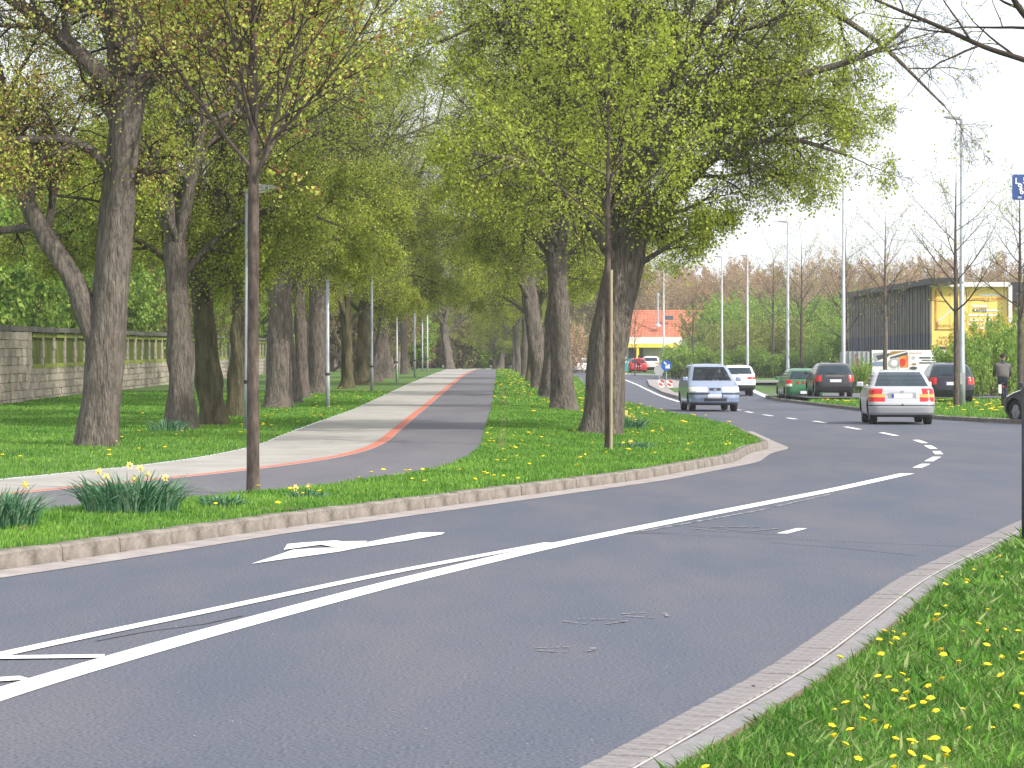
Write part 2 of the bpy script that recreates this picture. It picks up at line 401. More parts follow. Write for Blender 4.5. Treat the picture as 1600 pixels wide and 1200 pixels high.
def G(x, y):
    """walking surface height"""
    x = np.asarray(x, float); y = np.asarray(y, float)
    rz, lz = roadz(y), leftz(y)
    kl, kr, pr = KL(y), KR(y), PR(y)
    z = np.where(x <= pr, lz, 0)
    t = sstep((x - pr) / np.maximum(kl - pr - 0.15, 0.1))
    z = np.where((x > pr) & (x < kl), lz + (rz + 0.125 - lz) * t, z)
    z = np.where((x >= kl) & (x <= kr), rz, z)
    bank = 0.02 + 0.18 * sstep((x - kr - 0.35) / 3.0)
    bank = np.where(y > 60, 0.12 + 0.1 * sstep((x - kr) / 20), bank)
    z = np.where(x > kr, rz + bank, z)
    return z

YS = np.concatenate([np.arange(3, 130, 0.5), np.arange(130, 300, 2.0), np.arange(300, 420, 12.0), np.geomspace(430, 3500, 12)])

def strip(name, fa, fb, m, y0=3, y1=3500, nx=2, dz=0.0, zf=None, kind='structure', power=1.0, parent=None):
    ys = YS[(YS >= y0) & (YS <= y1)]
    ys = np.unique(np.concatenate([[y0], ys, [min(y1, 3500)]]))
    t = np.linspace(0, 1, nx)
    a = np.array([float(fa(y)) for y in ys]); b = np.array([float(fb(y)) for y in ys])
    X = a[:, None] + (b - a)[:, None] * t[None, :]
    Y = np.repeat(ys[:, None], nx, 1)
    Z = (G(X, Y) if zf is None else zf(X, Y)) + dz
    V = np.stack([X, Y, Z], -1).reshape(-1, 3)
    i = np.arange(len(ys) - 1)[:, None] * nx + np.arange(nx - 1)[None, :]
    i = i.ravel()
    Fc = np.stack([i, i + 1, i + nx + 1, i + nx], -1)
    return np_mesh(name, V, Fc, m, parent, kind, smooth=True)

# ------------------------------------------------------------------ ground, road, path
road = strip('road', lambda y: KL(y), lambda y: KR(y), M['asphalt'], nx=6, zf=lambda X, Y: roadz(Y))
tag(road, 'grey asphalt road curving away to the right round the verge')
e = 0.004
lawn = strip('lawn', lambda y: -60 - 0.5 * y, lambda y: PL(y), M['soil'], nx=24, zf=lambda X, Y: leftz(Y) + 0 * X)
tag(lawn, 'wide green lawn between the path and the stone wall')
strip('paved_path', PL, lambda y: PM(y) - 0.09, M['path_light'], nx=4, y1=232, dz=-0.01, zf=lambda X, Y: leftz(Y))
strip('red_path_strip', lambda y: PM(y) - 0.09, lambda y: PM(y) + 0.09, M['red_strip'], nx=2, y1=232, dz=-0.008, zf=lambda X, Y: leftz(Y))
strip('cycle_path', lambda y: PM(y) + 0.09, PR, M['path_dark'], nx=4, y1=232, dz=-0.01, zf=lambda X, Y: leftz(Y))
strip('far_lawn', PL, PR, M['soil'], nx=4, y0=232, zf=lambda X, Y: leftz(Y) + 0.02)
strip('verge', PR, lambda y: KL(y) - 0.15, M['soil'], nx=16, zf=lambda X, Y: G(np.minimum(X, KL(Y) - 0.16), Y))
strip('right_verge', lambda y: KR(y) + (0.36 if y < 60 else 0.15), lambda y: 60 + 0.5 * y, M['soil'], nx=30,
      zf=lambda X, Y: G(np.maximum(X, KR(Y) + 0.01), Y))
# edging row beside the path
ed = MB()
for k in range(200):
    y = 42 + k * 0.55
    if y > 120: break
    x = float(PR(y)) + 0.33
    ed.box((x, y, float(leftz(y)) + 0.005), (0.10, 0.5, 0.05), rz=rnd.uniform(-.03, .03))
tag(ed.build('path_edging', M['earth'], kind='structure'), 'row of small edging stones sunk in the grass')

# gutter strip on the left road edge
def offset_curve(fx, y0, y1, step):
    ys = np.arange(y0, y1, 0.05); xs = fx(ys)
    s = np.concatenate([[0], np.cumsum(np.hypot(np.diff(xs), np.diff(ys)))])
    n = max(1, int(s[-1] / step))
    si = np.arange(n + 1) * step
    yi = np.interp(si, s, ys); xi = np.interp(si, s, xs)
    return xi, yi
def curve_band(name, fx, y0, y1, o0, o1, m, dz, zf=roadz, step=0.5, kind='structure'):
    xi, yi = offset_curve(fx, y0, y1, step)
    tx, ty = np.gradient(xi), np.gradient(yi); L = np.hypot(tx, ty); nx_, ny_ = ty / L, -tx / L
    V = []
    for o in (o0, o1):
        V.append(np.stack([xi + nx_ * o, yi + ny_ * o, zf(yi) + dz], -1))
    n = len(xi); V = np.concatenate(V); i = np.arange(n - 1)
    return np_mesh(name, V, np.stack([i, i + n, i + n + 1, i + 1], -1), m, None, kind, smooth=True)
curve_band('gutter', KL, 14, 62, 0.0, 0.36, M['gutter'], 0.004)

# kerbs: one thing, each stone a part
def kerb(name, label, fx, y0, y1, L, prof, m, base, side=-1, gap=0.012, zf=roadz, jit=0.006):
    root = empty(name, (0, 0, 0), label=label, cat='kerb')
    xi, yi = offset_curve(fx, y0, y1, L)
    w, h = prof
    shared = {}
    for i in range(len(xi) - 1):
        a = Vector((xi[i], yi[i], 0)); b = Vector((xi[i + 1], yi[i + 1], 0))
        d = b - a; n = Vector((d.y, -d.x, 0)).normalized() * side * -1
        c = (a + b) / 2 - n * w / 2
        me = shared.get(i % 5)
        if me is None:
            mb = MB(); bev = min(0.03, w * 0.25)
            ll = L - gap
            r = random.Random(i)
            xs = [-w / 2, -w / 2, -w / 2 + bev * 0.6, w / 2 - bev, w / 2 - bev * 0.25, w / 2]
            zs = [-0.1, h - 0.01, h, h, h - bev * 0.55, -0.1]
            nseg = 5
            vs = []
            for k in range(nseg):
                yy = -ll / 2 + ll * k / (nseg - 1)
                e0 = 0.006 if k in (0, nseg - 1) else 0
                for x, z in zip(xs, zs):
                    vs.append((x + r.uniform(-.003, .003) - (e0 if x > 0 else -e0), yy, z + r.uniform(-.004, .004) - e0))
            q = len(xs)
            fs = [(k * q + j, k * q + j + 1, (k + 1) * q + j + 1, (k + 1) * q + j) for k in range(nseg - 1) for j in range(q - 1)]
            fs += [tuple(range(q)), tuple(reversed(range((nseg - 1) * q, nseg * q)))]
            mb.add(vs, fs)
            me = mb.build(base, m, root).data
            o = [c2 for c2 in root.children if c2.data == me][0]
            shared[i % 5] = me
        else:
            o = bpy.data.objects.new(base, me); link(o, root)
        o.location = (c.x + rnd.uniform(-jit, jit), c.y, float(zf(c.y)) + rnd.uniform(-jit, jit))
        o.rotation_euler = (rnd.uniform(-jit, jit), 0, math.atan2(-d.x, d.y) + rnd.uniform(-jit, jit) + (0 if side < 0 else math.pi))
    return root
kerb('kerb', 'weathered concrete kerb edging the verge round the bend', KL, 15, 75, 1.0, (0.15, 0.13), M['kerb'], 'kerb_stone', gap=0.008, jit=0.004)
kerb('kerb', 'dark kerb along the grass island with the parked cars', KR, 63, 135, 1.0, (0.15, 0.12), M['kerb_dark'], 'kerb_stone', side=1)
# paved gutter at the right, each brick its own piece
def row(name, label, fx, y0, y1, L, o0, o1, h, m, base, gap, jz=0.003):
    root = empty(name, (0, 0, 0), label=label, cat='gutter')
    xi, yi = offset_curve(fx, y0, y1, L)
    w = abs(o1 - o0)
    mb = MB(); mb.box((0, 0, -0.03), (w - gap, L - gap, 0.06), taper=1.0)
    bev = mb.v[:]
    me = None
    for i in range(len(xi) - 1):
        a = Vector((xi[i], yi[i], 0)); b = Vector((xi[i + 1], yi[i + 1], 0)); d = b - a
        n = Vector((d.y, -d.x, 0)).normalized()
        c = (a + b) / 2 + n * (o0 + o1) / 2
        if me is None:
            o = mb.build(base, m, root); me = o.data
            bv = o.modifiers.new('bevel', 'BEVEL'); bv.width = 0.004; bv.segments = 1
            proto = o
        else:
            o = proto.copy(); link(o); o.parent = root
        o.location = (c.x, c.y, float(roadz(c.y)) + h + rnd.uniform(-jz, jz))
        o.rotation_euler = (rnd.uniform(-.012, .012), rnd.uniform(-.012, .012), math.atan2(-d.x, d.y))
    return root
curve_band('gutter_bed', KR, 8, 45, -0.006, 0.36, M['kerb_dark'], 0.004)
curve_band('mortar_line', KR, 8, 45, 0.200, 0.214, M['mortar'], 0.017)
curve_band('earth_edge', KR, 8, 45, 0.362, 0.47, M['earth'], 0.030)
row('brick_gutter', 'row of grey bricks laid crosswise along the near road edge', KR, 9, 30, 0.15, 0.0, 0.195, 0.016, M['brick'], 'brick', 0.020)
row('kerb_slabs', 'flat grey kerb slabs between brick gutter and dandelion grass', KR, 9, 42, 0.5, 0.225, 0.36, 0.022, M['slab'], 'slab', 0.008)
curve_band('road_shoulder', KR, 28, 44, 0.0, 0.20, M['slab'], 0.012)

# road markings
mark_dz = 0.004
def on_road(px, py): return unproj(px, py, roadz)
def line_marking(name, pix, width, m=None, label=None, dash=None, smooth_n=10, dz=mark_dz):
    P = [on_road(*p) for p in pix]
    ys = np.array([p[1] for p in P]); xs = np.array([p[0] for p in P])
    # catmull-like resample on chord length
    s = np.concatenate([[0], np.cumsum(np.hypot(np.diff(xs), np.diff(ys)))])
    q = np.linspace(0, s[-1], max(2, int(s[-1] / 0.4)))
    X = np.interp(q, s, xs); Y = np.interp(q, s, ys)
    for _ in range(6):
        if len(X) > 4:
            X[1:-1] = (X[:-2] + 2 * X[1:-1] + X[2:]) / 4; Y[1:-1] = (Y[:-2] + 2 * Y[1:-1] + Y[2:]) / 4
    tx, ty = np.gradient(X), np.gradient(Y); L = np.hypot(tx, ty)
    nx_, ny_ = ty / L * width / 2, -tx / L * width / 2
    z = roadz(Y) + dz
    n = len(X)
    V = np.concatenate([np.stack([X - nx_, Y - ny_, z], -1), np.stack([X + nx_, Y + ny_, z], -1)])
    i = np.arange(n - 1)
    o = np_mesh(name, V, np.stack([i, i + n, i + n + 1, i + 1], -1), m or M['paint'], None, 'structure')
    if label: o['label'] = label
    return o
line_marking('white_line', [(-160, 1140), (0, 1083), (300, 996), (600, 915), (860, 853), (1100, 805), (1300, 766), (1418, 740)], 0.20, label='long solid white centre line on the road')
line_marking('white_line', [(-160, 1062), (0, 1023), (300, 961), (600, 897), (860, 849)], 0.12, label='thinner white line converging with the centre line', dz=mark_dz + 0.002)
line_marking('hatch_line', [(-160, 1031), (0, 1031), (163, 1027)], 0.16, dz=mark_dz + 0.004)
line_marking('hatch_line', [(-160, 1074), (0, 1066), (40, 1061)], 0.16, dz=mark_dz + 0.004)
for a, b in [((1433, 731), (1447, 725)), ((1451, 721), (1464, 714)), ((1467.5, 710), (1463, 705)), ((1459, 701.5), (1449, 696)), ((1445, 692.5), (1431, 687.5)),
             ((1377, 676), (1401, 681)), ((1321, 667), (1343, 671)), ((1272, 658), (1290, 661)), ((1230, 653), (1244, 655)), ((1193, 648), (1207, 650)), ((1165, 643), (1176, 645)), ((1150, 640), (1158, 641))]:
    line_marking('lane_dash', [a, b], 0.14)
line_marking('island_line', [(1062, 628), (1000, 603), (968, 590)], 0.16, label='white line beside the traffic island')
for a, b in [((1000, 831), (1130, 808)), ((1130, 808), (1200, 795)), ((1210, 792), (1300, 772))]:
    line_marking('worn_line', [a, b], 0.07, M['worn_paint'])
line_marking('worn_line', [(1222, 834), (1253, 826)], 0.10, M['paint'])
def poly_mark(name, pix, m, dz, label=None):
    V = [(*on_road(*p),) for p in pix]
    mb = MB(); mb.poly([(x, y, float(roadz(y)) + dz) for x, y in V])
    o = mb.build(name, m, None, kind='structure')
    if label: o['label'] = label
    return o
# direction arrow: stem with a straight head and a branch head
poly_mark('lane_arrow', [(393, 882), (435, 868), (458, 860), (495, 857.5), (533, 856.5), (600, 843), (655, 833), (695, 833), (690, 836), (640, 845), (560, 857), (530, 863), (435, 876)], M['paint'], 0.0065, 'long white arrow painted on the left lane')
poly_mark('lane_arrow', [(443, 860.5), (449, 851.5), (475, 849), (522, 846), (533, 846.5), (510, 850), (497, 853)], M['paint'], 0.0085, 'side branch of the white lane arrow')
poly_mark('lane_arrow', [(500, 852.5), (524, 848), (575, 847), (560, 852), (535, 856), (518, 856)], M['paint'], 0.0105)
# cracked patches
def ring_patch(cx, cy, rx, ry, n=28, w=0.018):
    x0, y0 = on_road(cx, cy)
    pts = []
    for k in range(n + 1):
        a = 2 * math.pi * k / n
        r = 1 + 0.12 * math.sin(3 * a + cx)
        pts.append((x0 + rx * math.cos(a) * r, y0 + ry * math.sin(a) * r))
    return x0, y0, pts
for (cx, cy, rx, ry) in [(1150, 827, .38, .36), (1010, 962, .15, .17), (930, 972, .19, .16), (885, 1016, .17, .14)]:
    x0, y0, pts = ring_patch(cx, cy, rx, ry, n=44)
    mb = MB()
    for i in range(len(pts) - 1):
        if (i * 7 + int(cx)) % 11 < 3 or math.sin(i * .43 + cx) > .55: continue
        (xa, ya), (xb, yb) = pts[i], pts[i + 1]
        ka, kb = 1 - rnd.uniform(.06, .26), 1 - rnd.uniform(.06, .26)
        za = float(roadz(ya)) + 0.0065
        mb.poly([(xa, ya, za), (xb, yb, za), (x0 + (xb - x0) * kb, y0 + (yb - y0) * kb, za), (x0 + (xa - x0) * ka, y0 + (ya - y0) * ka, za)])
    mb.build('patch_seam', M['seam'], None, kind='stuff')
def crack(pix, w=0.015):
    o = line_marking('road_crack', pix, w, M['tar'], dz=0.0045); return o
crack([(1075, 822), (1120, 826), (1160, 832), (1240, 838)]); crack([(1200, 848), (1300, 855), (1430, 868)])
crack([(150, 1002), (230, 987), (300, 980), (380, 962)], 0.02)
# little bright chips on the asphalt
mb = MB()
for _ in range(60):
    px, py = rnd.uniform(0, 1500), rnd.uniform(860, 1195)
    x, y = on_road(px, py)
    if not (float(KL(y)) + .4 < x < float(KR(y)) - .1): continue
    s = rnd.uniform(.003, .007)
    mb.box((x, y, float(roadz(y)) + .003), (s * 1.4, s, .004), rz=rnd.uniform(0, 3))
mb.build('grit', M['gutter'], None, kind='stuff')
# fading tyre stain bands are left to the asphalt material

# traffic island between the lanes and side road pieces
def ground_patch(name, poly2, m, dz, label, nsub=1):
    mb = MB(); mb.poly([(x, y, float(roadz(y)) + dz) for x, y in poly2])
    o = mb.build(name, m, None, kind='structure'); o['label'] = label
    return o
isl = MB()
ipts = [(7.9, 121), (9.6, 121), (11.2, 150), (12.0, 180), (12.3, 205), (10.4, 207), (9.2, 180), (8.4, 150)]
vs = [(x, y, float(roadz(y)) - .03) for x, y in ipts] + [(x, y, float(roadz(y)) + .10) for x, y in ipts]
n = len(ipts)
isl.add(vs, [(n, n + 1, n + 2, n + 7), (n + 7, n + 2, n + 3, n + 6), (n + 6, n + 3, n + 4, n + 5)] + [(i, (i + 1) % n, (i + 1) % n + n, i + n) for i in range(n)])
isl.build('traffic_island', M['gutter'], None, kind='structure')
g = MB(); g.poly([(x, y, float(roadz(y)) + .12) for x, y in [(8.9, 146), (10.9, 146), (11.4, 165), (9.6, 165)]]); g.build('island_grass', M['soil'], None, kind='structure')
def flat_area(name, x0, x1, y0, y1, m, dz, n=10):
    ys = np.linspace(y0, y1, n)
    V = np.concatenate([np.stack([np.full(n, x0), ys, roadz(ys) + dz], -1), np.stack([np.full(n, x1), ys, roadz(ys) + dz], -1)])
    i = np.arange(n - 1)
    return np_mesh(name, V, np.stack([i, i + n, i + n + 1, i + 1], -1), m, None, 'structure')
flat_area('parking_bay', 12.2, 22, 111, 131, M['path_dark'], 0.26)
flat_area('service_road', 14.5, 60, 176, 188, M['path_light'], 0.3)

# ------------------------------------------------------------------ grass
def blades(name, fa, fb, y0, y1, N, h, w, m, clip=1.2, lean=0.5, dens=None, zoff=0.0, label=None, skip=None, pw=1.0):
    rs = RNG
    yy = np.linspace(y0, y1, 400)
    lo = np.maximum(fa(yy), -(yy * 800 / F) - clip); hi = np.minimum(fb(yy), (yy * 800 / F) + clip)
    wd = np.maximum(hi - lo, 0) * (yy ** -pw) * (dens(yy) if dens else 1)
    cdf = np.cumsum(wd); cdf /= cdf[-1]
    y = np.interp(rs.random(N), cdf, yy)
    a = np.maximum(fa(y), -(y * 800 / F) - clip); b = np.minimum(fb(y), (y * 800 / F) + clip)
    x = a + (b - a) * rs.random(N)
    if skip is not None:
        k = skip(x, y); x, y = x[k], y[k]
    N = len(x)
    z = G(x, y) + zoff
    # tufts: low-frequency height variation
    tuft = 0.65 + 0.5 * (0.5 + 0.5 * np.sin(x * 3.1 + 1.7 * np.sin(y * 2.3)) * np.sin(y * 2.7 + x)) + 0.25 * rs.random(N)
    hh = h * tuft * (0.6 + 0.6 * rs.random(N)) * np.clip(y / y0, 1, 2.2) ** 0.3
    ww = w * (0.7 + 0.6 * rs.random(N)) * np.clip(y / y0, 1, 4)
    az = rs.random(N) * 2 * np.pi; ln = lean * rs.random(N) * hh
    dx, dy = np.cos(az), np.sin(az)
    wx, wy = -np.sin(az + .7), np.cos(az + .7)
    base = np.stack([x, y, z - .01], -1)
    side = np.stack([wx, wy, np.zeros(N)], -1) * ww[:, None] / 2
    mid = base + np.stack([dx * ln * .35, dy * ln * .35, hh * .6], -1)
    tip = base + np.stack([dx * ln * 1.1, dy * ln * 1.1, hh], -1)
    V = np.stack([base - side, base + side, mid + side * .8, tip, mid - side * .8], 1)
    V = np.stack([base - side * .6, base + side * .6, mid + side, tip, mid - side], 1).reshape(-1, 3)
    i = np.arange(N)[:, None] * 5
    Fc = np.concatenate([i + np.array([[0, 1, 2, 4]])], 0)
    T = np.concatenate([i + np.array([[4, 2, 3]])], 0)
    me = bpy.data.meshes.new(name)
    me.vertices.add(len(V)); me.vertices.foreach_set('co', V.astype(np.float32).ravel())
    loops = np.concatenate([Fc.ravel(), T.ravel()]).astype(np.int32)
    me.loops.add(len(loops)); me.loops.foreach_set('vertex_index', loops)
    me.polygons.add(2 * N)
    ls = np.concatenate([np.arange(N) * 4, N * 4 + np.arange(N) * 3]).astype(np.int32)
    me.polygons.foreach_set('loop_start', ls)
    me.polygons.foreach_set('loop_total', np.concatenate([np.full(N, 4), np.full(N, 3)]).astype(np.int32))
    me.materials.append(m); me.update(calc_edges=True)
    o = bpy.data.objects.new(name, me); link(o); o['kind'] = 'stuff'
    if label: o['label'] = label
    return o
blades('grass', lambda y: KR(y) + 0.46, lambda y: KR(y) + 12, 9.2, 30, 150000, 0.055, 0.0058, M['grass_near'], lean=1.1, label='long fresh grass on the near right verge', pw=0.7)
blades('grass', lambda y: np.maximum(KR(y) + 0.44, 0), lambda y: KR(y) + 0.6, 9.2, 30, 7000, 0.07, 0.005, M['grass_near'], lean=1.3)
blades('grass', PR, lambda y: KL(y) - 0.16, 19, 75, 150000, 0.05, 0.008, M['grass'], label='short grass on the verge between path and road', pw=0.8)
blades('grass', lambda y: PL(y) - 40, PL, 31, 95, 110000, 0.05, 0.012, M['grass'], label='short grass on the lawn left of the path', pw=1.0)
blades('grass', PR, lambda y: KL(y) - 0.2, 75, 220, 25000, 0.08, 0.03, M['grass'], pw=1.0)
blades('grass', lambda y: KR(y) + 0.1, lambda y: KR(y) + 15, 66, 109, 30000, 0.12, 0.02, M['grass'], pw=0.5, clip=3)
blades('grass', lambda y: KR(y) + 0.45, lambda y: KR(y) + 12, 9.2, 26, 5000, 0.085, 0.014, M['grass_near'], lean=1.8, label='broad weed leaves among the long grass', pw=0.7)

for (px, py, a, b, zf_) in [(1560, 915, .22, .5, lambda d: .12), (420, 792, .35, .25, lambda d: .15), (950, 712, .5, .3, lambda d: .16), (770, 722, .12, .5, lambda d: .16)]:
    x_, y_ = unproj(px, py, zf_)
    mb = MB(); pts = []
    for k in range(22):
        t = k * 2 * math.pi / 22; q = 1 + .3 * math.sin(3 * t + px) + .15 * math.sin(7 * t)
        X_, Y_ = x_ + a * q * math.cos(t), y_ + b * q * math.sin(t)
        pts.append((X_, Y_, float(G(X_, Y_)) + .012))
    mb.poly(pts); mb.build('bare_earth', M['earth'], None, kind='structure')
# fallen litter: last year's leaves and petals
mb = MB()
for _ in range(420):
    y_ = rnd.uniform(10, 26) if rnd.random() < .4 else rnd.uniform(20, 70)
    x_ = float(KR(y_)) + rnd.uniform(.1, 4) if y_ < 20 else float(PR(y_)) + rnd.random() * (float(KL(y_)) + .3 - float(PR(y_)))
    if abs(x_) > y_ * .2: continue
    q = rnd.uniform(.008, .016) * (1 if y_ < 20 else 1.8)
    z_ = float(G(x_, y_)) + rnd.uniform(.025, .05)
    t = rnd.uniform(0, 6.28)
    mb.add([(x_ + q * math.cos(t + k * 1.57) * (1 if k % 2 else .6), y_ + q * math.sin(t + k * 1.57) * (1 if k % 2 else .6), z_ + rnd.uniform(-.006, .006)) for k in range(4)], [(0, 1, 2, 3)])
mb.build('fallen_leaves', M['earth'], None, kind='stuff')

# ------------------------------------------------------------------ flowers
def dandelion_mesh():
    mb = MB(); n = 10
    vs = [(0, 0, .006)]
    for ring, (r, z) in enumerate(((.012, .008), (.019, .003))):
        for k in range(n):
            a = 2 * math.pi * k / n + ring * .3
            rr = r * (1 + (.16 if k % 2 else -.1) * ring)
            vs.append((rr * math.cos(a), rr * math.sin(a), z))
    vs.append((0, 0, -.008))
    fs = [(0, 1 + k, 1 + (k + 1) % n) for k in range(n)]
    fs += [(1 + k, 1 + n + k, 1 + n + (k + 1) % n, 1 + (k + 1) % n) for k in range(n)]
    fs += [(2 * n + 1, 1 + n + (k + 1) % n, 1 + n + k) for k in range(n)]
    mb.add(vs, fs); return mb
DL = 'yellow dandelion in flower among the grass of the near verge'
d0 = None
def put_dandelion(x, y, h, grp, label, scale=1.0, stem=True, tilt=0.3):
    global d0
    if d0 is None:
        d0 = empty('dandelion', (0, 0, 0))
        mb = MB(); mb.tube([(0, 0, 0), (.004, 0, .04), (0, 0, .075)], [.0022, .002, .0025], 4)
        put_dandelion.s = mb.build('stem', M['stem'], d0)
        put_dandelion.h = dandelion_mesh().build('flower_head', M['yellow'], d0, smooth=False)
        put_dandelion.h.location = (0, 0, .08)
        r = d0
    else:
        r = d0.copy(); COL.objects.link(r)
        for c in (put_dandelion.s, put_dandelion.h):
            if c is put_dandelion.s and not stem: continue
            k = c.copy(); COL.objects.link(k); k.parent = r
    r.location = (x, y, float(G(x, y)) + h - .06)
    r.scale = (scale,) * 3
    r.rotation_euler = (rnd.uniform(-tilt, tilt), rnd.uniform(-tilt, tilt), rnd.uniform(0, 6.28))
    tag(r, label, 'dandelion', grp)
near_pix = [(1287, 1030), (1305, 1032), (1334, 965), (1362, 974), (1374, 982), (1391, 981), (1345, 997), (1400, 999), (1422, 993), (1371, 1003), (1384, 1002),
            (1375, 1018), (1476, 1015), (1474, 1027), (1500, 1037), (1455, 966), (1468, 964), (1523, 971), (1548, 975), (1500, 982), (1566, 982), (1590, 983), (1402, 1050), (1424, 1053),
            (1377, 1063), (1393, 1063), (1395, 1075), (1362, 1080), (1427, 1086), (1442, 1088), (1456, 1094), (1412, 1095), (1437, 1106), (1455, 1068), (1480, 1060), (1468, 1107), (1500, 1108),
            (1340, 1126), (1372, 1131), (1391, 1126), (1293, 1133), (1314, 1153), (1309, 1161), (1336, 1148), (1333, 1186), (1228, 1178), (1393, 1150), (1435, 1153), (1419, 1164), (1408, 1172), (1404, 1184),
            (1457, 1154), (1463, 1158), (1468, 1168), (1475, 1180), (1434, 1190), (1452, 1192), (1405, 1196), (1488, 1196), (1524, 1135), (1552, 1128), (1580, 1102), (1592, 1086), (1588, 1104), (1540, 1037), (1588, 1023),
            (1407, 914), (1470, 915), (1505, 905), (1513, 907), (1520, 888), (1569, 870), (1524, 863), (1568, 894), (1540, 950), (1596, 1012), (1535, 1013), (1560, 1018), (1576, 1055), (1110, 1198), (1304, 1101), (1328, 1100), (1340, 1096), (1320, 1007), (1276, 1009), (1286, 1010)]
for px, py in near_pix:
    x, y = unproj(px, py + 8, lambda d: float(G((px - CX) * d / F, d)) + .05)
    if x < float(KR(y)) + .42: continue
    put_dandelion(x, y, rnd.uniform(.05, .085), 'dandelions on the near verge', DL, rnd.uniform(.6, 1.0), tilt=.5)
for _ in range(130):
    y = rnd.uniform(11, 24); x = float(KR(y)) + rnd.uniform(.6, 4)
    if abs(x) > y * .192: continue
    put_dandelion(x, y, rnd.uniform(.03, .07), 'dandelions on the near verge', DL, rnd.uniform(.35, .85))
DL2 = 'yellow dandelion in the verge grass between path and road'
cnt = 0
while cnt < 95:
    y = rnd.uniform(20, 62) if rnd.random() < .5 else rnd.gauss(45, 6)
    if y < 20: continue
    t = rnd.random(); x = float(PR(y)) + t * (float(KL(y)) - .3 - float(PR(y)))
    if abs(x) > y * .192: continue
    put_dandelion(x, y, rnd.uniform(.03, .07), 'dandelions on the middle verge', DL2, rnd.uniform(.9, 1.6), stem=False); cnt += 1
fm = dandelion_mesh()
def scatter_flowers(name, N, fx, y0, y1, sc, label):
    V = []; Fs = []
    base = np.array(fm.v); tri = [f for f in fm.f]
    mb = MB()
    for _ in range(N):
        y = rnd.uniform(y0, y1); x = fx(y)
        if abs(x) > y * .195: continue
        s = sc * rnd.uniform(.7, 1.3); z = float(G(x, y)) + .09
        mb.add([(x + v[0] * s, y + v[1] * s, z + v[2] * s) for v in fm.v], fm.f)
    o = mb.build(name, M['yellow'], None, kind='stuff'); o['label'] = label
scatter_flowers('far_dandelions', 260, lambda y: float(KR(y)) + rnd.uniform(.5, 9), 72, 109, 3.6, 'yellow flowers dotted over the grass island')
scatter_flowers('far_dandelions', 260, lambda y: float(PR(y)) + rnd.random() * (float(KL(y)) - float(PR(y))), 60, 215, 2.4, 'yellow flowers along the far verge')
scatter_flowers('far_dandelions', 90, lambda y: float(PL(y)) - abs(rnd.gauss(0, 1.8)), 34, 100, 1.5, 'yellow flowers in the lawn beside the path')

def daffodils(px, py, zf, rx, ry, N, hgt, label, nfl, seed):
    x0, y0 = unproj(px, py, zf)
    r = random.Random(seed)
    root = empty('daffodil_clump', (x0, y0, float(G(x0, y0))), label=label, cat='plant')
    mb = MB()
    for _ in range(N):
        a = r.uniform(0, 6.28); q = math.sqrt(r.random())
        bx, by = rx * q * math.cos(a) * .8, ry * q * math.sin(a)
        L = hgt * r.uniform(.7, 1.15); out = q * r.uniform(.4, 1.5) + .1
        da = a + r.uniform(-.8, .8); dx, dy = math.cos(da), math.sin(da)
        w = r.uniform(.006, .010); sx, sy = -dy * w, dx * w
        if r.random() < .5: sx, sy = w, 0
        pts = []
        for k in range(5):
            t = k / 4
            hh = L * (t - .42 * out * t * t * t)
            pts.append((bx + dx * L * out * .8 * t * t, by + dy * L * out * .8 * t * t, hh))
        vs = []
        for k, p in enumerate(pts):
            ww = (1, 1, .95, .75, .12)[k]
            vs += [(p[0] - sx * ww, p[1] - sy * ww, p[2]), (p[0] + sx * ww, p[1] + sy * ww, p[2])]
        mb.add(vs, [(2 * k, 2 * k + 1, 2 * k + 3, 2 * k + 2) for k in range(4)])
    mb.build('leaves', M['daff'], root, kind='stuff')
    for _ in range(nfl):
        f = MB(); s = .028
        for k in range(6):
            a = k * math.pi / 3
            f.add([(0, 0, 0), (s * math.cos(a - .35), 0.004, s * math.sin(a - .35)), (1.5 * s * math.cos(a), .0, 1.5 * s * math.sin(a)), (s * math.cos(a + .35), .004, s * math.sin(a + .35))], [(0, 1, 2, 3)])
        f.tube([(0, 0, 0), (0, -.03, 0)], [.010, .015], 7)
        o = f.build('flower', M['cream'], root)
        a = r.uniform(0, 6.28); q = r.random()
        o.location = (rx * q * math.cos(a), ry * q * math.sin(a), hgt * r.uniform(.75, 1.15)); o.rotation_euler = (r.uniform(-.5, .5), 0, r.uniform(-1, 1))
    return root
vz = lambda d: .14
daffodils(205, 800, vz, .55, .35, 420, .42, 'large clump of daffodil leaves at the path edge with few flowers', 7, 1)
daffodils(-5, 822, vz, .42, .3, 300, .40, 'daffodil leaf clump cut off by the left picture edge', 1, 2)
daffodils(345, 792, vz, .25, .2, 110, .16, 'low green leaf tuft beside the foreground sapling', 0, 3)
daffodils(985, 678, lambda d: .14, .38, .3, 160, .34, 'flowering daffodil clump right of the thick leaning tree', 9, 4)
daffodils(480, 778, vz, .25, .15, 70, .12, 'small leaf tuft in the verge with yellow flowers', 2, 5)
daffodils(985, 705, vz, .45, .2, 110, .15, 'low leafy tuft at the foot of the staked sapling', 2, 6)
daffodils(262, 675, leftz, .45, .2, 130, .3, 'leafy tuft at the foot of the forked tree behind', 0, 7)
daffodils(845, 614, lambda d: float(roadz(d)) + .3, .7, .4, 160, .4, 'dark green tuft beside the far verge trees', 3, 8)
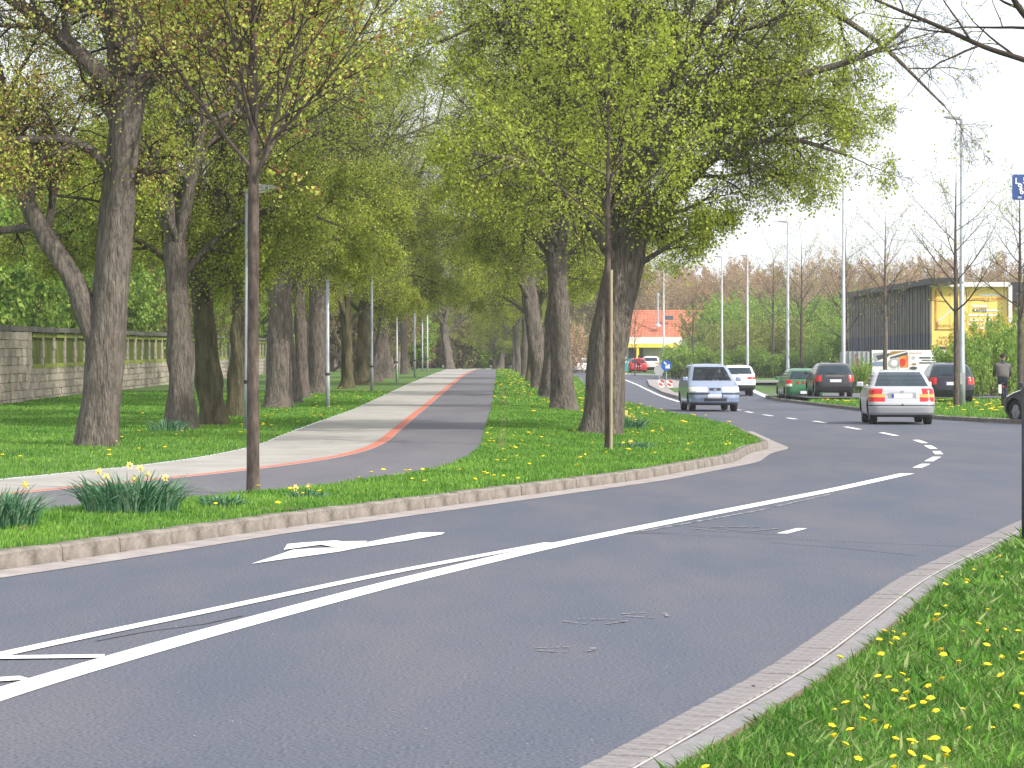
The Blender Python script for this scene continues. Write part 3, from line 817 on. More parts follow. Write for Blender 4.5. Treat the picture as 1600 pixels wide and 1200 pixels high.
# ------------------------------------------------------------------ trees
def tube_np(store, pts, rad, n):
    """append ring tube to store = [Vlist, Flist, count]"""
    P = np.asarray(pts, float); k = len(P)
    T = np.gradient(P, axis=0); T /= np.maximum(np.linalg.norm(T, axis=1, keepdims=True), 1e-9)
    t0 = T.mean(0)
    ref = np.array([0, 0, 1.0]) if abs(t0[2]) < .8 * np.linalg.norm(t0) + 1e-9 else np.array([1.0, 0, 0])
    U = np.cross(T, ref); U /= np.maximum(np.linalg.norm(U, axis=1, keepdims=True), 1e-9)
    W = np.cross(T, U)
    a = np.arange(n) * 2 * np.pi / n
    R = np.asarray(rad)[:, None, None]
    V = P[:, None, :] + (U[:, None, :] * np.cos(a)[None, :, None] + W[:, None, :] * np.sin(a)[None, :, None]) * R
    b = store[2]
    store[0].append(V.reshape(-1, 3))
    i = np.arange(k - 1)[:, None] * n; j = np.arange(n)[None, :]; j2 = (j + 1) % n
    Fc = np.stack([i + j, i + j2, i + n + j2, i + n + j], -1).reshape(-1, 4) + b
    store[1].append(Fc); store[2] += k * n

class Grow:
    def __init__(s, seed, P):
        s.r = random.Random(seed); s.P = P
        s.wood = [[], [], 0]; s.fine = [[], [], 0]; s.leaf = []
    def rv(s): return Vector((s.r.gauss(0, 1), s.r.gauss(0, 1), s.r.gauss(0, 1)))
    def emit(s, pts, rad, level):
        P = s.P
        tube_np(s.wood if level <= P['split'] else s.fine, pts, rad, P['sides'][level])
    def branch(s, p, d, L, r, level):
        P = s.P; n = P['segs'][level]
        pts = [p.copy()]; dirs = [d.copy()]
        for i in range(n):
            t = (i + 1) / n
            d = d + s.rv() * P['wob'][level] + Vector((0, 0, P['trop'][level] + P['trop2'][level] * t))
            d.normalize()
            p = p + d * (L / n)
            pts.append(p.copy()); dirs.append(d.copy())
        tip = P['tip'][level]
        rad = [r * (1 - (1 - tip) * (i / n)) for i in range(n + 1)]
        s.emit([tuple(q) for q in pts], rad, level)
        s.spawn(pts, dirs, rad, L, level)
    def spawn(s, pts, dirs, rad, L, level, t0=None, nch=None):
        P = s.P
        n = len(pts) - 1
        if level < P['max']:
            k = nch if nch is not None else P['nch'][level]
            if pts[0].z > P.get('coarse_z', 99): k = max(2, int(k * .5))
            t0 = P['t0'][level] if t0 is None else t0
            az = s.r.uniform(0, 6.28)
            for c in range(k):
                t = t0 + (1 - t0) * (c + s.r.random()) / k
                if c == k - 1: t = 1.0
                f = t * n; i = min(int(f), n - 1); q = f - i
                p = pts[i].lerp(pts[i + 1], q); d = dirs[i + 1].copy()
                az += 2.4 + s.r.uniform(-.4, .4)
                perp = d.orthogonal().normalized()
                perp.rotate(Quaternion(d, az))
                ang = P['ang'][level] * s.r.uniform(.7, 1.25) * (.35 if t == 1.0 else 1)
                nd = d.copy(); nd.rotate(Quaternion(perp, ang))
                ln = L * P['lr'][level] * (1.15 - .6 * t) * s.r.uniform(.75, 1.25)
                rr = rad[i] * P['rr'][level]
                s.branch(p, nd, ln, max(rr, P.get('rmin', .003)), level + 1)
        if level >= P['leaf_from']:
            m = P['leaves'] if level == P['max'] else P['leaves'] // 2
            for _ in range(m):
                t = s.r.uniform(.15, 1); f = t * n; i = min(int(f), n - 1)
                p = pts[i].lerp(pts[i + 1], f - i) + s.rv() * P['lj']
                s.leaf.append(tuple(p))
    def limb(s, pts, rad, lump=0.0, sides=14, spawn=True, t0=.5, nch=6, L=None, level=0, sub=5, flare=True):
        """explicit limb: smooth the control points"""
        C = np.array(pts, float); R = np.array(rad, float)
        k = len(C); u = np.linspace(0, k - 1, (k - 1) * sub + 1)
        X = np.stack([np.interp(u, np.arange(k), C[:, a]) for a in range(3)], 1); RR = np.interp(u, np.arange(k), R)
        for _ in range(3):
            X[1:-1] = (X[:-2] + 2 * X[1:-1] + X[2:]) / 4; RR[1:-1] = (RR[:-2] + 2 * RR[1:-1] + RR[2:]) / 4
        s.trunk_tube(X, RR, sides, lump)
        P3 = [Vector(x) for x in X]; D = [(P3[min(i + 1, len(P3) - 1)] - P3[max(i - 1, 0)]).normalized() for i in range(len(P3))]
        if spawn:
            Lt = L or float(np.linalg.norm(np.diff(X, axis=0), axis=1).sum())
            s.spawn(P3, D, list(RR), Lt, level, t0, nch)
    def trunk_tube(s, X, RR, n, lump):
        # bumpy trunk: ribs and burrs in the radius
        k = len(X); T = np.gradient(X, axis=0); T /= np.linalg.norm(T, axis=1, keepdims=True)
        ref = np.array([0, 1.0, 0.05]); U = np.cross(T, ref); U /= np.linalg.norm(U, axis=1, keepdims=True); W = np.cross(T, U)
        a = np.arange(n) * 2 * np.pi / n
        ph = [s.r.uniform(0, 6.28) for _ in range(6)]
        z = np.cumsum(np.r_[0, np.linalg.norm(np.diff(X, axis=0), axis=1)])
        A, Z = np.meshgrid(a, z)
        l = 1 + .05 * np.sin(3 * A + ph[0] + Z * .5) + .04 * np.sin(5 * A + ph[1] - Z * .8) + lump * (np.maximum(0, np.sin(2 * A + ph[2] + 1.3 * Z) * np.sin(2.9 * Z + ph[3])) ** 2) + .35 * lump * np.sin(4 * A + 3.3 * Z + ph[4])
        if n >= 16: l = l + np.exp(-Z / .38) * (.22 * np.abs(np.sin(2.5 * A + ph[5])) ** 2 + .12 * np.sin(4 * A + ph[2]))
        V = X[:, None, :] + (U[:, None, :] * np.cos(A)[..., None] + W[:, None, :] * np.sin(A)[..., None]) * (RR[:, None] * l)[..., None]
        b = s.wood[2]; s.wood[0].append(V.reshape(-1, 3))
        i = np.arange(k - 1)[:, None] * n; j = np.arange(n)[None, :]; j2 = (j + 1) % n
        s.wood[1].append(np.stack([i + j, i + j2, i + n + j2, i + n + j], -1).reshape(-1, 4) + b); s.wood[2] += k * n
    def build(s, name, bark, leafm, lsize, root=None, lratio=1.0, fine_mat=None, extra=None):
        root = root or empty(name, (0, 0, 0))
        np_mesh('trunk', np.concatenate(s.wood[0]), np.concatenate(s.wood[1]), bark, root, smooth=True)
        if s.fine[0]:
            np_mesh('branches', np.concatenate(s.fine[0]), np.concatenate(s.fine[1]), fine_mat or bark, root, smooth=True, kind='stuff')
        if s.leaf:
            leaf_mesh('crown', np.array(s.leaf), leafm, lsize, root)
        return root

def leaf_mesh(name, C, m, size, parent):
    N = len(C)
    a = RNG.normal(size=(N, 3)); a /= np.linalg.norm(a, axis=1, keepdims=True)
    b = RNG.normal(size=(N, 3)); b -= a * (a * b).sum(1, keepdims=True); b /= np.linalg.norm(b, axis=1, keepdims=True)
    s = size * (0.5 + RNG.random((N, 1)) * 0.8)
    V = np.stack([C - a * s * .5, C + b * s * .38 - a * s * .05, C + a * s * .5, C - b * s * .38 - a * s * .05], 1).reshape(-1, 3)
    i = np.arange(N)[:, None] * 4
    o = np_mesh(name, V, i + np.array([[0, 1, 2, 3]]), m, parent)
    o['kind'] = 'stuff'
    return o

BIG = dict(max=4, segs=[6, 7, 6, 4, 3], wob=[.05, .10, .16, .2, .22], trop=[.02, .05, .0, -.03, -.04], trop2=[0, -.04, -.08, -.06, -.04],
           sides=[12, 8, 5, 3, 3], tip=[.4, .25, .3, .4, .6], nch=[7, 8, 7, 6, 0], t0=[.5, .2, .12, .1, 0], ang=[.9, .9, .85, .8, 0],
           lr=[.42, .58, .60, .55, 0], rr=[.5, .5, .48, .55, 0], leaf_from=3, leaves=7, lj=.11, split=1)
def big_tree(seed, fork_z, lean, height, r0, leafsize, leafm, dens=7, bark='bark', lump=.18, stems=3, low=True, P=None, nlow=3):
    P = dict(P or BIG); P['leaves'] = dens
    g = Grow(seed, P); r = g.r
    lx, ly = lean
    top = Vector((lx, ly, fork_z))
    g.limb([(0, 0, -.15), (0.02, 0, .12), (lx * .15, ly * .15, .7), (lx * .5, ly * .5, fork_z * .5), (lx * .8, ly * .8, fork_z * .8), tuple(top)],
           [r0 * 1.5, r0 * 1.25, r0 * 1.03, r0 * .93, r0 * .93, r0 * .95], lump, 16, spawn=False)
    a0 = r.uniform(0, 6.28)
    for k in range(stems):
        a = a0 + k * 6.28 / stems + r.uniform(-.4, .4)
        sp = r.uniform(.12, .35)
        H_ = height - fork_z
        pts = [tuple(top + Vector((0, 0, -.4)))]
        for q in (.12, .35, .65, 1.0):
            pts.append((top.x + math.cos(a) * sp * H_ * q + r.uniform(-.2, .2), top.y + math.sin(a) * sp * H_ * q + r.uniform(-.2, .2), fork_z + H_ * q * (.75 + .25 * r.random())))
        g.limb(pts, [r0 * .6, r0 * .5, r0 * .38, r0 * .22, r0 * .06], .04, 9, t0=.12, nch=9, L=H_ * .85)
    if low:
        for k in range(nlow):
            a = a0 + .8 + k * 6.28 / nlow; z0 = fork_z * r.uniform(.8, 1.1)
            L = r.uniform(2.8, 4.4)
            c, s_ = math.cos(a), math.sin(a)
            pts = [(lx * .85 , ly * .85 , z0), (lx + c * L * .3, ly + s_ * L * .3, z0 + L * .28), (lx + c * L * .65, ly + s_ * L * .65, z0 + L * .42), (lx + c * L, ly + s_ * L, z0 + L * .30)]
            g.limb(pts, [r0 * .38, r0 * .26, r0 * .17, r0 * .05], .03, 7, t0=.2, nch=9, L=L)
    return g

ORD = ['first', 'second', 'third', 'fourth', 'fifth', 'sixth', 'seventh', 'eighth', 'ninth', 'tenth', 'eleventh', 'twelfth', 'thirteenth', 'fourteenth', 'fifteenth', 'sixteenth', 'seventeenth']

# --- the big forked tree on the left
P1 = dict(BIG); P1.update(coarse_z=9.5, leaves=3)
g = Grow(21, P1)
px, py = 152, 697
x0, y0 = unproj(px, py, leftz); z0 = float(leftz(y0)); S = y0 / F
def wp(X, Y, dy=0.0): return ((X - CX) * (y0 + dy) / F - x0, dy, EYE - (Y - HY) * (y0 + dy) / F - z0)
g.limb([wp(152, 712), wp(152, 690), wp(158, 640), wp(164, 560), wp(168, 510), wp(175, 440), (wp(183, 330)), wp(193, 220), wp(203, 150)],
       [36 * S, 34 * S, 30 * S, 30 * S, 29 * S, 27 * S, 27 * S, 25 * S, 24 * S], .05, 18, t0=.72, nch=3, L=5)
g.limb([wp(160, 560), wp(140, 500), wp(112, 430), wp(70, 370), wp(38, 310), wp(22, 250, .3), wp(5, 150, .6), wp(-20, 40, 1)],
       [20 * S, 18 * S, 16 * S, 15 * S, 13 * S, 11 * S, 9 * S, 7 * S], .12, 12, t0=.4, nch=10, L=5)
g.limb([wp(200, 170), wp(165, 125), wp(110, 70), wp(50, 20), wp(-10, -20), wp(-80, -60)], [17 * S, 14 * S, 12 * S, 10 * S, 9 * S, 6 * S], .06, 10, t0=.3, nch=7, L=4)
g.limb([wp(203, 170), wp(203, 110), wp(203, 40), wp(200, -60), wp(190, -200), wp(200, -400)], [17 * S, 12 * S, 11 * S, 10 * S, 8 * S, 4 * S], .05, 10, t0=.2, nch=9, L=6)
g.limb([wp(203, 170), wp(178, 90, .3), wp(182, 20, .5), wp(170, -80, .7), wp(120, -280, 1)], [15 * S, 12 * S, 11 * S, 10 * S, 4 * S], .05, 10, t0=.2, nch=9, L=6)
g.limb([wp(207, 165), wp(225, 130), wp(262, 90, -.3), wp(300, 70, -.5), wp(380, 10, -.9), wp(480, -90, -1.4)], [15 * S, 12 * S, 10 * S, 9 * S, 7 * S, 3 * S], .05, 9, t0=.2, nch=9, L=5)
g.limb([wp(170, 265), wp(145, 235, -.1), wp(100, 216, -.4), (wp(40, 218, -.7)), wp(-30, 222, -1)], [9 * S, 7.5 * S, 6.5 * S, 6 * S, 4 * S], .1, 8, t0=.3, nch=6, L=3)
r1 = g.build('lime_tree', M['bark'], M['leaf_young'], .05, fine_mat=M['bark_dark'])
r1.location = (x0, y0, z0)
tag(r1, 'big tree nearest the wall with a thick limb forking low to the left', 'tree', 'old trees along the left side of the path')

# --- thick leaning tree on the verge with long boughs to the right
P2 = dict(BIG); P2.update(coarse_z=10, leaves=3, lj=.10, trop2=[0, -.05, -.12, -.10, -.06])
g = Grow(33, P2)
px, py = 938, 686
x0, y0 = unproj(px, py, lambda d: .16); z0 = float(G(x0, y0)); S = y0 / F
g.limb([wp(935, 702), wp(936, 684), wp(944, 640), wp(946, 560), wp(960, 480), wp(975, 420), wp(985, 350), wp(985, 270)],
       [38 * S, 34 * S, 30 * S, 29 * S, 29 * S, 29 * S, 27 * S, 20 * S], .13, 20, t0=.8, nch=3, L=4)
g.limb([wp(984, 330), wp(986, 230), wp(990, 120), wp(985, 30), wp(975, -80), wp(990, -300), wp(980, -550)], [24 * S, 17 * S, 15 * S, 13 * S, 11 * S, 8 * S, 3 * S], .06, 12, t0=.05, nch=13, L=8)
g.limb([wp(975, 400), wp(950, 300, .2), wp(925, 200, .5), wp(900, 90, .8), wp(880, 0, 1), wp(850, -150, 1.2)], [18 * S, 13 * S, 10 * S, 8 * S, 7 * S, 3 * S], .06, 9, t0=.1, nch=12, L=6)
g.limb([wp(985, 330), wp(1010, 260, -.3), wp(1060, 180, -.6), wp(1080, 125, -.8), wp(1130, 122, -1), wp(1200, 130, -1.3), wp(1300, 105, -1.6), wp(1372, 80, -1.8), wp(1420, 40, -2)],
       [14 * S, 11 * S, 9 * S, 8 * S, 7 * S, 6 * S, 5 * S, 4 * S, 2 * S], .08, 8, t0=.15, nch=11, L=4.8)
g.limb([wp(990, 280), wp(1030, 150, -.2), wp(1100, 30, -.3), wp(1200, -40, -.3), wp(1290, 10, -.4), wp(1380, 70, -.5), wp(1475, 165, -.6)], [13 * S, 10 * S, 8 * S, 6 * S, 5 * S, 3.5 * S, 1.5 * S], .05, 7, t0=.2, nch=10, L=4.4)
g.limb([wp(990, 390), wp(1040, 330, .3), wp(1100, 260, .5), wp(1180, 200, .7), wp(1270, 190, .9)], [11 * S, 8 * S, 6 * S, 5 * S, 2 * S], .05, 7, t0=.1, nch=10, L=4.0)
g.limb([wp(990, 340), wp(1060, 270, -.5), wp(1150, 225, -.8), wp(1240, 215, -1.0), wp(1330, 245, -1.2)], [10 * S, 7 * S, 5.5 * S, 4 * S, 2 * S], .05, 7, t0=.2, nch=10, L=3.6)
g.limb([wp(988, 250), wp(1050, 215, .6), wp(1130, 170, .9), wp(1230, 150, 1.1), wp(1340, 175, 1.2)], [10 * S, 7 * S, 5.5 * S, 4 * S, 2 * S], .05, 7, t0=.2, nch=10, L=3.8)
g.limb([wp(985, 420), wp(1020, 400, -.2), wp(1060, 375, -.4), wp(1110, 350, -.6)], [6 * S, 4 * S, 3 * S, 1.2 * S], .05, 6, t0=.3, nch=5, L=2.2)
g.limb([wp(975, 430), wp(930, 360, -.6), wp(880, 300, -1.2), wp(820, 250, -1.8), wp(740, 240, -2.2)], [10 * S, 8 * S, 6 * S, 4 * S, 2 * S], .05, 7, t0=.15, nch=12, L=4)
g.limb([wp(986, 200), wp(930, 110, -.4), wp(850, 50, -.6), wp(760, 30, -1), wp(680, 70, -1.2)], [10 * S, 8 * S, 6 * S, 4 * S, 2 * S], .05, 7, t0=.15, nch=12, L=4.5)
g.limb([wp(986, 260), wp(1010, 200, 1), wp(1060, 120, 1.8), wp(1130, 60, 2.2), wp(1220, 60, 2.6)], [10 * S, 8 * S, 6 * S, 4 * S, 2 * S], .05, 7, t0=.1, nch=12, L=4.5)
def keep_leaf(v):     # the outer ends of the long boughs are still nearly bare
    q = CX + (x0 + v[0]) * F / (y0 + v[1])
    return not (q > 1400 and rnd.random() < .93) and not (q > 1330 and rnd.random() < .4)
g.leaf = [v for v in g.leaf if keep_leaf(v)]
r2 = g.build('lime_tree', M['bark'], M['leaf'], .058, fine_mat=M['bark_dark'])
r2.location = (x0, y0, z0)
tag(r2, 'thick leaning tree with young leaves on the verge nearest the bend', 'tree', 'old trees along the verge')

# --- generic alley trees
variants = []
specs = [(101, 4.1, (.35, 0), 16, .30, .20), (102, 3.5, (-.25, .1), 15, .27, .36), (103, 4.7, (.1, -.1), 17, .32, .14), (104, 3.9, (.5, .1), 16, .29, .26)]
for (sd, fz, ln, hh, r0, lp) in specs:
    g = big_tree(sd, fz, ln, hh, r0, .07, None, dens=4, lump=lp)
    r = g.build('lime_tree', M['bark'] if sd != 102 else M['bark_green'], M['leaf_mix'], .066, fine_mat=M['bark_dark'])
    variants.append(r)
used_v = set()
def put_tree(k, px, py, zf, w_px, rz, label, group, zs=1.0, name=None, lx=0.0, mir=False):
    x, y = unproj(px, py, zf)
    z = float(G(x, y))
    v = variants[k]
    if k in used_v: o = copy_tree(v)
    else: o = v; used_v.add(k)
    r0 = specs[k][4]
    s = (w_px / 2 * y / F) / r0 * .84
    o.location = (x, y, z)
    sz = zs
    o.scale = (s, s, max(.85, min(1.25, s)) * zs) if .7 < s < 1.35 else (s, s, zs * max(.8, min(1.3, s)))
    o.rotation_euler = (0, lx, rz)
    tag(o, label, 'tree', group)
    return o
LG, RG = 'old trees along the left side of the path', 'old trees along the verge'
left_list = [(285, 671, 45, 0, 2.2, .0, 'left tree with dark limb reaching left, first behind the big forked tree'),
             (332, 665, 42, 1, .5, 0, 'burred tree trunk with mossy swellings left of the foreground sapling'),
             (370, 652, 34, 1, 3.4, .03, 'slender mossy trunk right behind the burred tree'),
             (434, 638, 44, 2, 1.1, -.02, 'straight thick trunk just right of the foreground sapling'),
             (459, 631, 22, 3, 2.0, .1, 'thin trunk leaning right against the straight thick one'),
             (473, 623, 22, 0, 4.2, 0, 'greenish trunk left of the second tall path lamp'),
             (496, 616, 34, 2, 5.5, 0, 'broad dark trunk right of the greenish one'),
             (543, 607, 20, 1, 1.8, 0, 'narrow burred trunk between two path lamps'),
             (565, 601, 24, 1, 4.4, 0, 'knobbly dark trunk left of the third path lamp'),
             (585, 597, 20, 3, 0.3, .05, 'forked trunk right of the third path lamp'),
             (604, 591, 22, 0, 3.0, 0, 'dark trunk left of the fourth path lamp'),
             (632, 585, 13, 2, 2.5, .02, 'pale sunlit trunk right of the fourth path lamp')]
for (px, py, w, k, rz, lx, lab) in left_list:
    put_tree(k, px, py, leftz, w, rz, lab, LG, lx=lx)
mz = lambda d: .5 * (float(leftz(d)) + float(roadz(d))) + .06
right_list = [(882, 646, 40, 2, 3.9, .03, 'second thick trunk on the verge behind the leaning tree'),
              (860, 628, 34, 0, .8, .0, 'third trunk on the verge, dark and straight'),
              (846, 614, 30, 3, 2.6, .0, 'fourth trunk on the verge, forking low'),
              (833, 604, 22, 1, 4.8, .0, 'fifth trunk on the verge towards the path end'),
              (820, 597, 13, 2, 5.9, .0, 'sixth trunk on the verge towards the path end'),
              (811, 590, 11, 0, 3.3, .0, 'seventh trunk on the verge towards the path end'),
              (804, 585, 9, 3, 1.3, .0, 'farthest visible trunk of the verge row')]
for (px, py, w, k, rz, lx, lab) in right_list:
    put_tree(k, px, py, mz, w, rz, lab, RG, lx=lx)
lz2 = lambda d: 1.32
def far_tree(px, d, w_px, k, rz, lx, label, group, zs=1.0):
    v = copy_tree(variants[k]); x = (px - CX) * d / F
    s = (w_px / 2 * d / F) / specs[k][4]
    v.location = (x, d, float(G(x, d)) - .05); v.scale = (s, s, s * zs); v.rotation_euler = (0, lx, rz)
    tag(v, label, 'tree', group); return v
far_tree(703, 235, 13, 0, 2.0, .24, 'dark forked tree leaning right at the far path end', 'trees at the path end', .8)
far_tree(781, 240, 10, 2, 1.0, .2, 'pale tree leaning right at the end of the path', 'trees at the path end', .8)
far_tree(772, 236, 6, 1, 1.0, .18, 'slim dark tree beside the pale leaning one', 'trees at the path end', .8)
far_tree(660, 262, 8, 3, 4.0, .05, 'small dark trunk beyond the last path lamps', 'trees at the path end', .9)
far_tree(646, 238, 8, 2, 5.0, .0, 'grey trunk behind the last three path lamps', 'trees at the path end', .9)

# a bough entering at the top right from a tree outside the frame
P3 = dict(BIG); P3.update(rmin=.0011, leaves=2, max=3, nch=[5, 3, 2, 0, 0], leaf_from=3, lj=.01)
g = Grow(55, P3)
y0 = 8.0; x0 = 0.0; z0 = 0.0; S = y0 / F
g.limb([(10, -12, -.1), (10, -12, 2), (9.7, -12, 4.5), (9.4, -12, 6.5)], [.28, .2, .17, .13], .05, 14, spawn=False)
g.limb([(9.6, -12, 4.6), (7, -8, 4.2), (4.2, -3.0, 3.2), wp(2300, 330), wp(1900, 200), wp(1720, 135), wp(1600, 93), wp(1540, 75), wp(1470, 42), wp(1410, 18), wp(1350, -8)], [.09, .07, .04, .02, 7 * S, 5.5 * S, 4.5 * S, 4 * S, 3.4 * S, 2.6 * S, 1.6 * S], .02, 8, t0=.6, nch=7, L=.8)
g.limb([wp(1900, 200), wp(1720, 70), wp(1620, 45), wp(1590, 10), wp(1575, -20), wp(1560, -60)], [7 * S, 6 * S, 5.5 * S, 5 * S, 4 * S, 3 * S], .02, 8, t0=.4, nch=5, L=.7)
r3 = g.build('verge_tree', M['bark_dark'], M['leaf'], .011)  # backlit look of the bough is put into its dark bark colour
r3.location = (x0, y0, z0)
tag(r3, 'dark bough reaching in across the sky from the right edge', 'tree')

# --- young trees
YNG = dict(max=3, segs=[8, 7, 5, 3], wob=[.02, .05, .1, .14], trop=[.05, .045, .03, .0], trop2=[0, 0, 0, 0], sides=[8, 5, 4, 3], tip=[.2, .2, .3, .5],
           nch=[20, 11, 6, 0], t0=[.02, .12, .1, 0], ang=[.85, .6, .7, 0], lr=[.50, .40, .42, 0], rr=[.42, .5, .55, 0], leaf_from=1, leaves=5, lj=.02, split=1)
def sapling(seed, trunk_h, height, r0, dens, lr=.5, nch=20, ang=.85, lean=0.0):
    P = dict(YNG); P['leaves'] = dens; P['nch'] = [nch, 12, 6, 0] if dens > 8 else [nch, 9, 5, 0]; P['lr'] = [lr, .42, .5, 0]; P['ang'] = [ang, .6, .7, 0]
    g = Grow(seed, P)
    g.limb([(0, 0, -.1), (0, 0, .1), (lean * .3, 0, trunk_h * .5), (lean, 0, trunk_h)], [r0 * 1.25, r0 * 1.05, r0 * .95, r0 * .9], .05, 12, spawn=False)
    g.limb([(lean, 0, trunk_h - .02), (lean, .03, trunk_h + (height - trunk_h) * .5), (lean + .02, 0, height)], [r0 * .9, r0 * .5, r0 * .1], .04, 8, t0=.02, nch=nch, L=height - trunk_h)
    return g
# foreground sapling with its stake
x, y = unproj(396, 770, lambda d: .14)
g = sapling(201, 3.15, 7.0, .066, 15, lr=.66, nch=30, ang=.85)
s1 = g.build('young_tree', M['bark_young'], M['leaf_young'], .050, fine_mat=M['bark_dark'])
s1.location = (x, y, float(G(x, y)))
tag(s1, 'slim budding sapling nearest the camera at the edge of the path', 'tree')
x, y = unproj(950, 707, lambda d: .15)
g = sapling(202, 3.1, 6.8, .055, 9, lr=.62, nch=24, ang=.9)
s2 = g.build('young_tree', M['bark_young'], M['leaf'], .055, fine_mat=M['bark_dark'])
s2.location = (x, y, float(G(x, y)))
tag(s2, 'staked sapling in front of the thick leaning tree', 'tree')
mb = MB(); mb.tube([(x + .045, y - .1, float(G(x, y)) - .05), (x + .05, y - .1, 3.0)], [.022, .02], 8)
tag(mb.build('stake', M['wood']), 'pale wooden stake tied beside the sapling on the verge', 'stake')
# row of saplings on the right
g = sapling(203, 2.3, 7.6, .085, 1, lr=.42, nch=18, ang=.8); sa = g.build('young_tree', M['bark_young'], M['leaf'], .06, fine_mat=M['bark_young'])
g = sapling(204, 2.6, 7.2, .085, 1, lr=.5, nch=16, ang=.95); sb = g.build('young_tree', M['bark_young'], M['leaf'], .065, fine_mat=M['bark_young'])
first = {0: True, 1: True}
def put_sap(k, px, d, top, rz, label, sxy=1.0, base=None):
    src = (sa, sb)[k]
    o = src if first[k] else copy_tree(src); first[k] = False
    x = (px - CX) * d / F; z = float(G(x, d)); H_ = EYE + (HY - top) * d / F - z
    o.location = (x, d, z); s = H_ / (7.6, 7.2)[k]; o.scale = (s * sxy, s * sxy, s); o.rotation_euler = (0, 0, rz)
    tag(o, label, 'tree', 'young trees on the right side of the road')
put_sap(0, 1383, 140, 338, .4, 'bare young tree with tall straight leader behind the silver car', 1.1)
put_sap(1, 1494, 91, 270, 1.4, 'young tree standing against the nearest lamp post')
put_sap(1, 1594, 93, 300, 3.0, 'young tree at the right picture edge behind the cyclist', 1.1)
put_sap(1, 1252, 165, 376, 4.4, 'bare young tree left of the middle lamp post', .95)
put_sap(0, 1322, 155, 372, 2.7, 'reddish young tree just right of the middle lamp post', 1.2)
put_sap(0, 1208, 215, 400, 5.1, 'farther bare young tree above the hedge', 1.1)
put_sap(1, 1083, 215, 455, 2.2, 'leafy young tree in front of the red roofed building', .9)
put_sap(0, 992, 240, 470, 3.2, 'thin young tree in front of the white garage wall', .8)

# --- woods
def wood_variant(seed, bark, leafm, lsize, dens, height, spread, name, clear=1.5, twig=None):
    P = dict(BIG); P.update(max=3, nch=[9, 7, 6, 0], leaf_from=2, leaves=dens, segs=[6, 5, 4, 3], sides=[7, 4, 3, 3], trop=[.05, .08, .04, .02],
                            trop2=[0, 0, 0, 0], lj=.12, lr=[spread, .5, .5, 0], ang=[.7, .7, .7, 0], split=0)
    g = Grow(seed, P)
    g.limb([(0, 0, -.5), (0, 0, .5), (.2, 0, height * .3), (0, .2, height * .5), (.1, 0, height * .72)], [.28, .24, .2, .14, .05], .05, 8, t0=clear / height * 1.3, nch=22, L=height * 1.15)
    return g.build(name, bark, leafm, lsize, fine_mat=twig)
wr = [wood_variant(301, M['twig_grey'], M['leaf_brown'], .20, 12, 15, .32, 'bare_tree', 3, M['twig_red']),
      wood_variant(302, M['twig_grey'], M['leaf_brown'], .16, 8, 16, .30, 'bare_tree', 3, M['twig_grey']),
      wood_variant(303, M['twig_grey'], M['leaf_olive'], .22, 14, 13, .36, 'bare_tree', 2, M['twig_grey'])]
wg = [wood_variant(304, M['bark_green'], M['leaf_dark'], .17, 22, 10, .36, 'woodland_tree', 1.0),
      wood_variant(305, M['twig_grey'], M['leaf_olive'], .17, 16, 11, .36, 'woodland_tree', 1.0, M['twig_grey']),
      wood_variant(306, M['bark_green'], M['leaf_bush'], .20, 26, 7, .45, 'woodland_tree', .3)]
fw = {}
def put_wood(src, x, y, s, label, group, sz=1.0, base=None, name=None):
    o = copy_tree(src) if src.name in fw else src
    fw[src.name] = 1
    o.location = (x, y, float(G(x, y)) - .1 if base is None else base)
    o.scale = (s, s, s * sz); o.rotation_euler = (0, 0, rnd.uniform(0, 6.28))
    tag(o, label, 'tree', group)
    return o
# reddish wood behind the buildings on the right
for rowk, (d0_, n, hmin, hmax) in enumerate(((330, 22, 10, 13), (365, 24, 13, 15.5), (410, 24, 15, 18))):
    for i in range(n):
        px = 1000 + (i + rnd.uniform(-.3, .3)) * 640 / n
        d = d0_ + rnd.uniform(-12, 12); hh = rnd.uniform(hmin, hmax) * (1.0 if px > 1130 else .95)
        k = rnd.choice([0, 0, 1, 0, 2])
        put_wood(wr[k], (px - CX) * d / F, d, hh / 15, 'bare reddish brown tree in the wood behind the roadside buildings', 'trees of the bare wood at the right')
# wood closing the alley
for i in range(34):
    px = rnd.uniform(560, 1010); d = rnd.uniform(285, 420); hh = rnd.uniform(12, 20)
    put_wood(rnd.choice([wr[2], wr[1], wg[1], wr[2]]), (px - CX) * d / F, d, hh / 14, 'hazy budding tree in the wood closing the far end of the path', 'trees of the wood beyond the path')
# wood behind the stone wall
for i in range(46):
    d = 84 + 200 * (i / 46) ** 1.3 + rnd.uniform(-4, 4)
    xw = -14.5 - rnd.uniform(1.8, 5 + d * .06)
    put_wood(rnd.choice([wg[0], wg[2], wg[0], wg[1]]), xw, d, rnd.uniform(.8, 1.25), 'green leafing tree in the wood behind the stone wall', 'trees of the wood behind the wall')
for i in range(16):
    d = rnd.uniform(180, 290); x = -rnd.uniform(7, 15) - (d - 180) * .02
    put_wood(rnd.choice([wg[1], wg[2], wg[1]]), x, d, rnd.uniform(.6, .9), 'olive thicket tree on the lawn far beyond the lamps', 'thicket at the far lawn')
